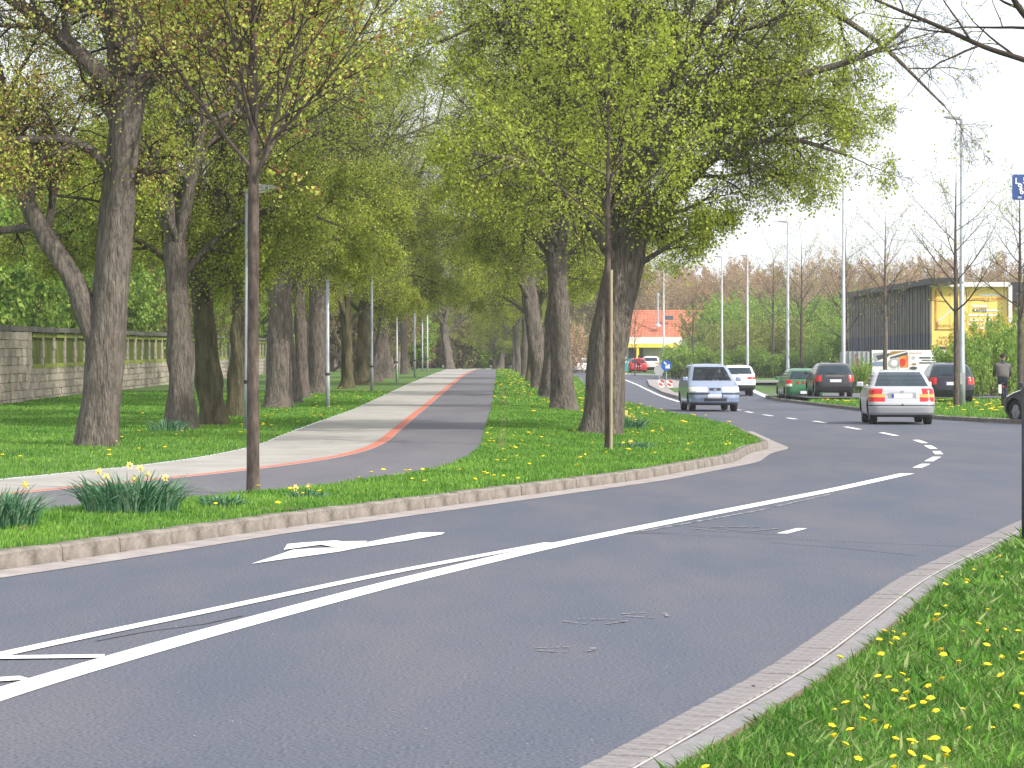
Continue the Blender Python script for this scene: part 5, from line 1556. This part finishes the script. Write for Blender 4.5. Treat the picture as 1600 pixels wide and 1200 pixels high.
def head_mesh(parent, loc, yaw, hairm=None, s=1.0):
    bm = bmesh.new(); bmesh.ops.create_uvsphere(bm, u_segments=20, v_segments=14, radius=.105)
    for v in bm.verts:   # facing +y
        x, y, z = v.co
        v.co.z = z * 1.18; v.co.x = x * .82; v.co.y = y * .98
        if z < -.02: v.co.x *= 1 + (z + .02) * 2.4; v.co.y *= 1 + (z + .02) * 1.5
        if y > .08 and abs(x) < .03 and -.035 < z < .02: v.co.y += .022
        if y > .08 and .015 < abs(x) < .06 and 0 < z < .04: v.co.y -= .008
    for sx in (-1, 1):
        r = bmesh.ops.create_uvsphere(bm, u_segments=8, v_segments=6, radius=.022)
        for v in r['verts']: v.co = Vector((v.co.x * .4 + sx * .087, v.co.y, v.co.z * 1.4))
    me = bpy.data.meshes.new('head'); bm.to_mesh(me); bm.free(); me.materials.append(M['skin'])
    me.polygons.foreach_set('use_smooth', [True] * len(me.polygons))
    o = bpy.data.objects.new('head', me); link(o, parent); o.location = loc; o.rotation_euler = (0, 0, yaw); o.scale = (s,) * 3
    bm = bmesh.new(); bmesh.ops.create_uvsphere(bm, u_segments=20, v_segments=14, radius=.112)
    for v in bm.verts: v.co.z = v.co.z * 1.17 + .008; v.co.x *= .86; v.co.y = v.co.y * 1.0 - .008
    bmesh.ops.delete(bm, geom=[v for v in bm.verts if v.co.z < -.03 + (v.co.y + .11) * .55], context='VERTS')
    me = bpy.data.meshes.new('hair'); bm.to_mesh(me); bm.free(); me.materials.append(hairm or M['hair'])
    h = bpy.data.objects.new('hair', me); link(h, o)
    mb = MB()
    for sx in (-1, 1): mb.box((sx * .032, .092, .018), (.018, .012, .009))
    mb.box((0, .094, -.055), (.04, .01, .008)); mb.build('face', M['hair'], o)
    return o

cy_d = 88.5; cx_, cz_ = (1567 - CX) * cy_d / F, 0.0
cz_ = float(G(cx_, cy_d))
per = empty('person', (cx_, cy_d, cz_), math.radians(-8), label='cyclist in a grey jacket riding away, seen from behind', cat='person')
J = [((0, 0, .98), .15), ((0, .05, 1.12), .14), ((0, .14, 1.32), .155), ((0, .22, 1.48), .13), ((0, .27, 1.56), .055), ((0, .30, 1.64), .05),
     ((.09, .02, .96), .10), ((.10, .32, .78), .075), ((.10, .22, .42), .05), ((.10, .26, .34), .045), ((.10, .40, .32), .035),
     ((-.09, .02, .96), .10), ((-.10, .34, .92), .075), ((-.10, .26, .58), .05), ((-.10, .30, .50), .045), ((-.10, .44, .49), .035)]
E = [(0, 1), (1, 2), (2, 3), (3, 4), (4, 5), (0, 6), (6, 7), (7, 8), (8, 9), (9, 10), (0, 11), (11, 12), (12, 13), (13, 14), (14, 15)]
skin_body('body', J, E, M['trousers'], per)
JJ = [((0, .0, .98), (.22, .17)), ((0, .05, 1.12), (.22, .18)), ((0, .14, 1.32), (.25, .19)), ((0, .22, 1.47), (.21, .13)), ((0, .25, 1.54), .07),
      ((.21, .22, 1.44), .075), ((.27, .32, 1.22), .062), ((.25, .52, 1.06), .045), ((-.21, .22, 1.44), .075), ((-.27, .32, 1.22), .062), ((-.25, .52, 1.06), .045)]
EJ = [(0, 1), (1, 2), (2, 3), (3, 4), (3, 5), (5, 6), (6, 7), (3, 8), (8, 9), (9, 10)]
skin_body('jacket', JJ, EJ, M['jacket'], per)
head_mesh(per, (0, .31, 1.70), 0)
for sx in (-1, 1):
    JH = [((sx * .25, .53, 1.05), .03), ((sx * .25, .60, 1.03), .035)]
    EH = [(0, 1)]
    for k in range(4):
        b = len(JH); xx = sx * .25 + (k - 1.5) * .02
        JH += [((xx, .64, 1.035), .010), ((xx, .67, 1.015), .009), ((xx, .655, .985), .008)]; EH += [(1, b), (b, b + 1), (b + 1, b + 2)]
    b = len(JH); JH += [((sx * .21, .60, 1.0), .011), ((sx * .20, .63, .985), .009)]; EH += [(1, b), (b, b + 1)]
    skin_body('hand', JH, EH, M['skin'], per, root=1, sub=1)
bik = empty('bicycle', (cx_, cy_d, cz_), math.radians(-8), label='bicycle ridden by the cyclist in the grey jacket', cat='bicycle')
for yy in (-.50, .62):
    w = MB(); ns = 28
    ring = [(0, yy + .33 * math.cos(2 * math.pi * k / ns), .345 + .33 * math.sin(2 * math.pi * k / ns)) for k in range(ns + 1)]
    w.tube(ring, .018, 6, cap=False); wo = w.build('wheel', M['black'], bik)
    s_ = MB()
    for k in range(12):
        a = 2 * math.pi * k / 12; s_.tube([(0, yy, .345), (0, yy + .32 * math.cos(a), .345 + .32 * math.sin(a))], .003, 3)
    s_.build('spokes', M['rim'], wo)
f = MB()
for a, b in [((0, -.5, .345), (0, -.05, .32)), ((0, -.05, .32), (0, -.2, .82)), ((0, -.2, .8), (0, .4, .85)), ((0, -.05, .32), (0, .4, .72)), ((0, -.5, .345), (0, -.2, .8)), ((0, .38, .98), (0, .62, .345))]:
    f.tube([a, b], .016, 6)
f.build('frame', M['dark_metal'], bik)
f = MB(); f.box((0, -.2, .86), (.15, .27, .05), taper=.8); f.build('saddle', M['black'], bik)
f = MB(); f.tube([(-.28, .62, 1.03), (0, .5, 1.05), (.28, .62, 1.03)], .013, 6); f.tube([(0, .38, .95), (0, .45, 1.05)], .014, 6); f.build('handlebar', M['rim'], bik)
f = MB(); f.tube([(-.1, -.05, .32), (.1, -.05, .32)], .02, 6); f.box((.13, .1, .30), (.09, .1, .02)); f.box((-.13, .12, .46), (.09, .1, .02)); f.build('pedals', M['dark_metal'], bik)
f = MB(); f.box((0, -.52, .78), (.14, .30, .02)); f.build('carrier', M['dark_metal'], bik)
f = MB(); f.box((-.12, -.62, .66), (.10, .26, .30)); f.box((-.12, -.755, .55), (.08, .01, .05)); f.build('pannier_bag', M['white'], bik)
f = MB(); f.box((0, -.68, .74), (.06, .02, .06)); f.build('rear_light', M['red_light'], bik)

# driver of the people carrier (sits on the picture's right)
dr = empty('person', (0, 0, 0), label='driver in a pale shirt behind the windscreen of the people carrier', cat='person')
dr.location = c.location; dr.rotation_euler = (0, 0, c.rotation_euler[2])
Jd = [((.05, .36, .78), .13), ((.02, .36, .95), .15), ((0, .36, 1.12), .14), ((0, .36, 1.2), .06), ((.03, .36, 1.25), .05), ((.02, .54, 1.10), .06), ((.22, .56, .98), .05), ((.42, .46, 1.06), .04), ((.02, .18, 1.10), .06), ((.22, .17, .98), .05), ((.42, .26, 1.06), .04)]
skin_body('body', Jd, [(0, 1), (1, 2), (2, 3), (3, 4), (2, 5), (5, 6), (6, 7), (2, 8), (8, 9), (9, 10)], M['shirt'], dr)
head_mesh(dr, (.06, .36, 1.36), -math.pi / 2, hairm=M['hair'])
for yy in (.46, .26):
    JH = [((.42, yy, 1.06), .026), ((.47, yy, 1.07), .032)]; EH = [(0, 1)]
    for k in range(4):
        b = len(JH); o_ = (k - 1.5) * .018
        JH += [((.50, yy + o_, 1.07), .010), ((.52, yy + o_, 1.05), .009), ((.505, yy + o_, 1.03), .008)]; EH += [(1, b), (b, b + 1), (b + 1, b + 2)]
    b = len(JH); JH += [((.48, yy + (.04 if yy < .36 else -.04), 1.06), .010)]; EH += [(1, b)]
    skin_body('hand', JH, EH, M['skin'], dr, root=1, sub=1)
sw = MB(); ring = [(.50 + .05 * math.sin(2 * math.pi * k / 20), .36 + .18 * math.cos(2 * math.pi * k / 20), 1.03 + .17 * math.sin(2 * math.pi * k / 20)) for k in range(21)]
sw.tube(ring, .014, 6, cap=False); sw.build('steering_wheel', M['plastic'], c)

# small figure in red beside the red car
pr_ = empty('person', at(998, 255, .80), 0, label='person in a red jacket standing by the red and white cars', cat='person')
skin_body('body', [((0, 0, .92), .13), ((0, 0, 1.15), .12), ((0, 0, 1.42), .06), ((0, 0, 1.5), .05), ((.09, 0, .88), .08), ((.1, 0, .48), .06), ((.1, 0, .08), .045), ((.1, .12, .04), .04), ((-.09, 0, .88), .08), ((-.1, 0, .48), .06), ((-.1, 0, .08), .045), ((-.1, .12, .04), .04)],
          [(0, 1), (1, 2), (2, 3), (0, 4), (4, 5), (5, 6), (6, 7), (0, 8), (8, 9), (9, 10), (10, 11)], M['trousers'], pr_, sub=1)
skin_body('jacket', [((0, 0, .85), .17), ((0, 0, 1.15), .17), ((0, 0, 1.38), .14), ((.2, 0, 1.36), .07), ((.26, .02, 1.1), .06), ((.26, .1, .88), .05), ((-.2, 0, 1.36), .07), ((-.26, .02, 1.1), .06), ((-.26, .1, .88), .05)],
          [(0, 1), (1, 2), (2, 3), (3, 4), (4, 5), (2, 6), (6, 7), (7, 8)], M['red_shirt'], pr_, sub=1)
head_mesh(pr_, (0, 0, 1.60), 0)

# ------------------------------------------------------------------ signs
def sign_arrow():
    d = 166.0; x, _, z = at(1041, d); z += .12
    r = empty('arrow_sign', (x, d, z), label='round blue sign with white arrow on the traffic island', cat='sign')
    zc = EYE - (571 - HY) * d / F - z
    mb = MB(); mb.tube([(0, 0, -.1), (0, 0, zc + .1)], .035, 10); mb.build('post', M['galv'], r)
    n = 32; R_ = .33
    mb = MB(); vs = [(R_ * math.cos(2 * math.pi * k / n), y, zc + R_ * math.sin(2 * math.pi * k / n)) for y in (-.05, -.065) for k in range(n)]
    mb.add(vs, [tuple(range(n)), tuple(reversed(range(n, 2 * n)))] + [(k, (k + 1) % n, (k + 1) % n + n, k + n) for k in range(n)]); mb.build('disc', M['blue_sign'], r)
    mb = MB(); y = -.068
    for (pp) in [[(-.17, .19), (-.11, .25), (.10, .02), (.03, -.04)], [(.22, -.19), (-.08, -.17), (-.02, -.09), (-.08, -.04), (.05, .07), (.10, .02), (.17, .09), (.2, .1)]]:
        mb.poly([(a, y, zc + b) for a, b in pp])
    mb.build('arrow', M['white'], r)
sign_arrow()
for i, (px, dd, lab) in enumerate([(1033, 166.5, 'red and white striped marker post left under the blue sign'), (1046, 165.0, 'red and white striped marker post right under the blue sign')]):
    x, _, z = at(px, dd); z += .1
    r = empty('marker_post', (x, dd, z), label=lab, cat='marker')
    mb = MB(); mb.box((0, 0, .25), (.30, .05, .52), mtx=Matrix.Rotation(-.32, 3, 'Y')); mb.build('board', M['white'], r)
    mb = MB()
    for k in range(2):
        q = .12 + k * .2
        mb.poly([(-.14 + .08 * k, -.03, q + .10), (.06 + .1 * k, -.03, q - .03), (.10 + .1 * k, -.03, q + .08), (-.10 + .08 * k, -.03, q + .21)])
    mb.build('stripe', M['red_paint'], r)
    mb = MB(); mb.box((0, 0, -.04), (.3, .2, .1)); mb.build('foot', M['plastic'], r)
d = 185; x, _, z = at(1030, d); r = empty('round_sign', (x, d, z), label='back of a grey round sign left of the blue arrow sign', cat='sign')
mb = MB(); mb.tube([(0, 0, 0), (0, 0, 1.5)], .04, 8); mb.build('post', M['galv'], r)
mb = MB(); n = 24; zc = 1.05
vs = [(-.02 + .34 * math.cos(2 * math.pi * k / n), y, zc + .36 * math.sin(2 * math.pi * k / n)) for y in (-.05, -.06) for k in range(n)]
mb.add(vs, [tuple(range(n)), tuple(reversed(range(n, 2 * n)))] + [(k, (k + 1) % n, (k + 1) % n + n, k + n) for k in range(n)]); mb.build('disc', M['lamp_grey'], r)

def text_obj(s, size, loc, m, parent, name='lettering', align='LEFT', ext=.002, bold=False, sx=1.0):
    cu = bpy.data.curves.new(name, 'FONT'); cu.body = s; cu.size = size; cu.extrude = ext; cu.align_x = align; cu.align_y = 'CENTER'
    cu.materials.append(m)
    if bold: cu.offset = size * .02
    tmp = bpy.data.objects.new(name, cu); COL.objects.link(tmp); bpy.context.view_layer.update()
    me = bpy.data.meshes.new_from_object(tmp.evaluated_get(bpy.context.evaluated_depsgraph_get())); bpy.data.objects.remove(tmp)
    o = bpy.data.objects.new(name, me); link(o, parent); o.location = loc; o.rotation_euler = (math.radians(90), 0, 0); o.scale = (sx, 1, 1)
    return o
# roadside sign at the right edge
d = 22.0; x = (1601.5 - CX) * d / F; z = float(G(x, d))
r = empty('blue_sign', (x, d, z), label='small dark blue sign on a dark post at the right edge', cat='sign')
zc = EYE - (293 - HY) * d / F - z
mb = MB(); mb.tube([(0, 0, -.2), (0, 0, 1.3)], [.028, .028], 12); mb.build('post', M['dark_metal'], r, smooth=True)
mb = MB(); mb.tube([(.0, 0, 1.3), (.03, 0, zc + .12)], [.02, .02], 12); mb.build('upper_post', M['galv'], r, smooth=True)
x0_ = (1580 - CX) * d / F - x
pw, ph = .42, .208
mb = MB(); rr = .018; o_ = []
for cx2, cz2, a0 in ((x0_ + pw - rr, zc + ph / 2 - rr, 0), (x0_ + rr, zc + ph / 2 - rr, 90), (x0_ + rr, zc - ph / 2 + rr, 180), (x0_ + pw - rr, zc - ph / 2 + rr, 270)):
    for k in range(5):
        a = math.radians(a0 + k * 22.5); o_.append((cx2 + rr * math.cos(a), cz2 + rr * math.sin(a)))
mb.prism(o_, -.045, -.04); mb.build('plate', M['navy_sign'], r)
for s_, dz, dx, sz in (('L', .048, .022, .07), ('9', .0, .045, .075), ('6', -.035, .06, .07), ('5', .052, .085, .07), ('6', -.02, .1, .06), ('on', -.082, .045, .03)):
    text_obj(s_, sz, (x0_ + dx, -.047, zc + dz), M['white'], r, bold=True)

# ------------------------------------------------------------------ buildings
# red roofed building
d = 290.0; u = d / F
def bx(px): return (px - CX) * u
def bz(py): return EYE + (HY - py) * u
gz = float(roadz(285))
R = empty('red_roofed_building', (0, 0, 0), label='low building with orange red tiled roof and yellow canopy edge', cat='building')
mb = MB(); mb.box(((bx(985) + bx(1125)) / 2, d + 5, (gz - .5 + bz(528)) / 2), (bx(1125) - bx(985), 9.6, bz(528) - gz + .5)); mb.build('wall', M['white_wall'], R)
# tiled roof: one slope facing us made of tile rows, hipped left edge
e0, e1, ez = bx(976), bx(1130), bz(527); t0, t1, tz = bx(990), bx(1130), bz(483)
mb = MB(); nr = 16
for k in range(nr):
    a, b = k / nr, (k + 1) / nr
    for q in range(26):
        f0, f1 = q / 26, (q + 1) / 26
        def P_(s, f): 
            xa = e0 + (t0 - e0) * s; xb = e1
            return (xa + (xb - xa) * f, d - .6 + 5.2 * s, ez + (tz - ez) * s)
        p = [P_(a, f0 + .002), P_(a, f1 - .002), P_(b, f1 - .002), P_(b, f0 + .002)]
        lift = .05
        mb.add([(p[0][0], p[0][1], p[0][2] + lift), (p[1][0], p[1][1], p[1][2] + lift), p[2], p[3], (p[0][0], p[0][1], p[0][2] - .01), (p[1][0], p[1][1], p[1][2] - .01)], [(0, 1, 2, 3), (4, 5, 1, 0)])
mb.build('roof_tiles', M['tile'], R, kind='stuff')
mb = MB(); mb.add([(e0, d - .62, ez - .03), (e1, d - .62, ez - .03), (t1, d + 4.6, tz - .04), (t0, d + 4.6, tz - .04), (e1, d + 9.8, ez), (e0, d + 9.8, ez)], [(0, 1, 2, 3), (3, 2, 4, 5), (0, 3, 5), (1, 4, 2)])
mb.build('roof', M['tile'], R)
mb = MB(); mb.box(((bx(980) + bx(1063)) / 2, d - 1.6, (bz(540) + bz(527)) / 2 - .02), (bx(1063) - bx(980), 2.6, bz(527) - bz(540))); mb.build('white_band', M['white_wall'], R)
mb = MB(); mb.box(((bx(977) + bx(1057)) / 2, d - 2.2, (bz(544) + bz(537)) / 2), (bx(1057) - bx(977), 3.2, bz(537) - bz(543))); mb.build('canopy', M['yellow_fascia'], R)
mb = MB(); mb.box((bx(994), d - 3.6, (bz(543) + gz) / 2), (.28, .25, bz(543) - gz)); mb.build('canopy_post', M['yellow_fascia'], R)
mb = MB(); mb.box(((bx(981) + bx(1005)) / 2, d - .0, (bz(545) + gz + .3) / 2), (bx(1003) - bx(981), .5, bz(545) - gz)); mb.build('shop_window', M['house_glass'], R)
for k in range(5):
    a, b = bx(1007 + k * 5.4), bx(1007 + (k + 1) * 5.4) - .04
    mb = MB(); mb.box(((a + b) / 2, d + .1, (bz(546) + gz) / 2), (b - a, .12, bz(546) - gz)); mb.build('garage_panel', M['white'], R)
mb = MB(); mb.box((bx(1046), d + 1.6, bz(496)), (1.0, .08, .45), mtx=Matrix.Rotation(-.5, 3, 'X')); mb.build('skylight', M['house_glass'], R)
mb = MB(); mb.tube([(bx(1028), d + .4, bz(510)), (bx(1028), d + .4, bz(460))], [.12, .11], 10); mb.tube([(bx(1028), d + .4, bz(462)), (bx(1028), d + .4, bz(458))], [.2, .2], 10); mb.tube([(bx(1028), d + .3, bz(510)), (bx(1028), d + .3, bz(505))], [.42, .18], 10)
mb.build('flue', M['galv'], R)
mb = MB(); mb.prism([(bx(972), bz(580)), (bx(972), bz(568)), (bx(980), bz(560)), (bx(984), bz(562)), (bx(984), bz(580))], d - 8, d - 7.6)
tag(mb.build('teal_board', M['teal']), 'teal board at the left of the red roofed building', 'board')

# warehouse with yellow facade
d0_, d1_ = 150.0, 182.0
u = d0_ / F; gz = .0
wx0, wx1 = (1455 - CX) * u, (1574 - CX) * u; wtop = EYE + (HY - 446) * u
lx = (1326 - CX) * d1_ / F; ltop = EYE + (HY - 466) * d1_ / F
B = empty('warehouse', (0, 0, 0), label='dark clad warehouse with a big yellow printed facade', cat='building')
mb = MB(); mb.box(((wx0 + wx1) / 2, d0_ + 8, wtop / 2), (wx1 - wx0, 15.6, wtop)); mb.build('wall', M['grey_upper'], B)
# cladding sheets of the side facing left, each a panel with its ribs
ns = 12
for k in range(ns):
    for lev, (f0, f1, mm) in enumerate(((0.0, .558, M['grey_slat']), (.56, 1.0, M['grey_upper']))):
        a, b = k / ns, (k + 1) / ns - .003
        def Q(s, f): return Vector((wx0 - .05 + (lx - wx0) * s, d0_ + (d1_ - d0_) * s, gz + (wtop - gz + (ltop - wtop) * s) * f))
        mb = MB()
        for q in range(5):
            s0, s1 = a + (b - a) * q / 5, a + (b - a) * (q + .8) / 5
            off = Vector((-.04, -.02, 0)) if q % 2 else Vector((0, 0, 0))
            p = [Q(s0, f0) + off, Q(s1, f0) + off, Q(s1, f1) + off, Q(s0, f1) + off]
            back = Vector((.12, .05, 0))
            vs = [tuple(v) for v in p] + [tuple(v + back) for v in p]
            mb.add(vs, [(0, 1, 2, 3), (4, 7, 6, 5), (0, 4, 5, 1), (2, 6, 7, 3), (0, 3, 7, 4), (1, 5, 6, 2)])
        mb.box(tuple((Q(a, (f0 + f1) / 2) + Q(b, (f0 + f1) / 2)) / 2 + Vector((.2, .1, 0))), (.1, (d1_ - d0_) / ns, (f1 - f0) * wtop * .98), rz=math.atan2(-(lx - wx0), d1_ - d0_))
        mb.build('cladding_panel', mm, B)
mb = MB()
a, b = Q(-.12, 1.0), Q(1.02, 1.0)
for p, q in ((a, b),):
    vs = [(p.x - .5, p.y, p.z), (q.x - .5, q.y, q.z), (q.x + 1, q.y, q.z), (p.x + 1, p.y, p.z)]
    vs = vs + [(x, y, z + .32) for x, y, z in vs]
    mb.add(vs, [(0, 1, 2, 3), (7, 6, 5, 4), (0, 4, 5, 1), (1, 5, 6, 2), (2, 6, 7, 3), (3, 7, 4, 0)])
mb.build('roof_edge', M['dark_metal'], B)
mb = MB(); mb.box(((wx0 + wx1) / 2, d0_ - .1, wtop + .05), (wx1 - wx0 + .2, .5, .26)); mb.build('parapet', M['white_wall'], B)
pn = 4
for k in range(pn):
    a = wx0 + (wx1 - wx0) * k / pn; b = wx0 + (wx1 - wx0) * (k + 1) / pn - .02
    mb = MB(); mb.box(((a + b) / 2, d0_ + .1, wtop / 2 + .2), (b - a, .12, wtop - .3)); mb.build('facade_panel', M['yellow_panel'], B)
def fx(px): return (px - CX) * u
def fz(py): return EYE + (HY - py) * u
yf = d0_ + .03
def strip_(x0, x1, z0, z1, m, name='print'):
    mb = MB(); mb.box(((fx(x0) + fx(x1)) / 2, yf - .01, (fz(z0) + fz(z1)) / 2), (fx(x1) - fx(x0), .012, abs(fz(z0) - fz(z1)))); mb.build(name, m, B)
for (a, b, y) in ((1530, 1562, 461), (1518, 1543, 478), (1521, 1560, 485), (1513, 1557, 492.5), (1515, 1568, 500), (1512, 1558, 507), (1517, 1545, 513)):
    strip_(a, b, y - 1.6, y + 1.4, M['white'])
text_obj('PARKETT & TUEREN', .20, (fx(1519), yf - .02, fz(467)), M['orange'], B, bold=True)
text_obj('KAFFEE', .30, (fx(1520), yf - .02, fz(485)), M['ink'], B, bold=True, sx=.8)
strip_(1461, 1463.5, 452, 515, M['orange']); strip_(1461, 1492, 514, 516, M['ink_brown']); strip_(1463, 1466, 505, 514, M['ink_brown'])
mb = MB(); mb.tube([(fx(1466), yf - .02, fz(503)), (fx(1488), yf - .02, fz(484))], .05, 4); mb.build('print', M['white'], B)
text_obj('ELEMA', .20, (fx(1466), yf - .02, fz(509)), M['ink_brown'], B, sx=1.3)
text_obj('NEUES', .20, (fx(1467), yf - .02, fz(527.5)), M['ink_brown'], B, sx=1.5)
text_obj('24.0 90', .44, (fx(1462), yf - .02, fz(535.5)), M['ink_brown'], B, sx=.9)
strip_(1462, 1490, 541.5, 546, M['ink'])
mb = MB(); mb.box((fx(1577), d0_ - .2, wtop / 2), (.2, .3, wtop)); mb.build('corner_post', M['white_wall'], B)
# white pipe in front of the cladding
mb = MB(); mb.tube([(fx(1376) , d0_ - 2, 0), (fx(1376), d0_ - 2, fz(495))], .10, 8); tag(mb.build('white_pipe', M['galv']), 'short pale pole in front of the dark warehouse cladding', 'pole')
# neighbour house at the right edge
N_ = empty('neighbour_house', (0, 0, 0), label='house with dark flat roof block at the right edge beyond the signboard', cat='building')
d = 168; u = d / F
mb = MB(); mb.box(((1612 - CX) * u, d + 3, EYE + (HY - 455) * u), (70 * u, 5, 30 * u)); mb.build('roof', M['dark_metal'], N_)
mb = MB(); mb.box(((1614 - CX) * u, d + 3.4, (EYE + (HY - 470) * u) / 2), (66 * u, 4.4, EYE + (HY - 470) * u - .02)); mb.build('wall', M['fruit_red'], N_)
mb = MB(); mb.box(((1594 - CX) * u, d - 2, (EYE + (HY - 504) * u) / 2), (36 * u, .3, EYE + (HY - 500) * u)); mb.build('yard_wall', M['white_wall'], N_)

# billboard fence and container
d = 142.0; u = d / F
def fx(px): return (px - CX) * u
def fz(py): return EYE + (HY - py) * u
Fb = empty('billboard', (0, 0, 0), label='white billboard with car pictures below the dark warehouse', cat='billboard')
zb = -.1
for (a, b) in ((1362, 1420.3), (1420.8, 1484)):
    mb = MB(); mb.box(((fx(a) + fx(b)) / 2, d, (zb + fz(547)) / 2), (fx(b) - fx(a), .12, fz(547) - zb)); mb.build('board', M['white'], Fb)
yf = d - .07
def shp(pts, m, name='print', dy=0.0):
    mb = MB(); mb.poly([(fx(a), yf - .004 - dy, fz(b)) for a, b in pts]); mb.build(name, m, Fb)
def ell(cx, cy, rx, ry, m, dy=0.0): shp([(cx + rx * math.cos(k * math.pi / 8), cy + ry * math.sin(k * math.pi / 8)) for k in range(16)], m, dy=dy)
shp([(1364, 552), (1385, 550), (1380, 560), (1366, 566)], M['galv']); shp([(1368, 556), (1392, 551), (1388, 557), (1372, 563)], M['ink'], dy=.003)
shp([(1392, 549), (1419, 548), (1405, 551), (1388, 556)], M['ink_brown'], dy=.006); shp([(1390, 558), (1418, 550), (1418, 554), (1392, 561)], M['ink'], dy=.009)
shp([(1404, 557), (1419, 554), (1419, 574), (1406, 574)], M['orange'], dy=.002); ell(1397, 567, 9, 8, M['silver'], .012); ell(1397, 567, 5, 4.5, M['white'], .015)
shp([(1363, 566), (1386, 564), (1386, 572), (1363, 572)], M['silver_blue'], dy=.002); ell(1410, 566, 5, 6, M['red_paint'], .014)
for (x0, y0, w, h) in ((1436, 559, 40, 1.2), (1436, 567, 44, 1.0), (1440, 563, 30, .8)):
    shp([(x0, y0 - h), (x0 + w * .45, y0 - h), (x0 + w * .45, y0 + h), (x0, y0 + h)], M['ink']); shp([(x0 + w * .5, y0 - h), (x0 + w, y0 - h), (x0 + w, y0 + h), (x0 + w * .5, y0 + h)], M['ink'], dy=.002)
ell(1427, 559, 3, 2.5, M['galv']); ell(1428, 569, 4, 1.6, M['ink_brown']); ell(1427, 575, 6, 2.4, M['ink'])
text_obj('Auto Service', .12, (fx(1422), yf - .01, fz(551.5)), M['red_paint'], Fb)
Cn = empty('container', (0, 0, 0), label='grey ribbed container with red lettering beside the billboard', cat='container')
for k in range(11):
    a = 1322 + k * 3.6
    mb = MB(); mb.box((fx(a + 1.6), d - .1 - (k % 2) * .09, (zb + fz(549)) / 2), (3.45 * u, .10, fz(549) - zb)); mb.build('rib_panel', M['galv'] if k != 10 else M['dark_metal'], Cn)
mb = MB(); mb.box((fx(1341), d + 1.3, (zb + fz(549.5)) / 2), (39 * u, 2.4, fz(549.5) - zb)); mb.build('body', M['lamp_grey'], Cn)
for k in range(5):
    mb = MB(); mb.box((fx(1336.6), d - .26, fz(555 + k * 4.5)), (4.2 * u, .012, 2.6 * u)); mb.build('red_letter', M['fruit_red'], Cn)

# ------------------------------------------------------------------ thin haze
hb = MB(); hb.box((0, 280, 14.5), (900, 640, 32.0))
hz = hb.build('haze', bpy.data.materials.new('haze'), None, kind='stuff'); hz['label'] = 'thin pale spring haze over the whole scene'
hm = hz.data.materials[0]; hm.use_nodes = True; hn = hm.node_tree.nodes; hn.clear()
ho = hn.new('ShaderNodeOutputMaterial'); pv = hn.new('ShaderNodeVolumePrincipled')
pv.inputs['Color'].default_value = (0.95, 0.96, 1.0, 1); pv.inputs['Density'].default_value = 0.00042; pv.inputs['Anisotropy'].default_value = 0.3
hm.node_tree.links.new(pv.outputs[0], ho.inputs['Volume'])
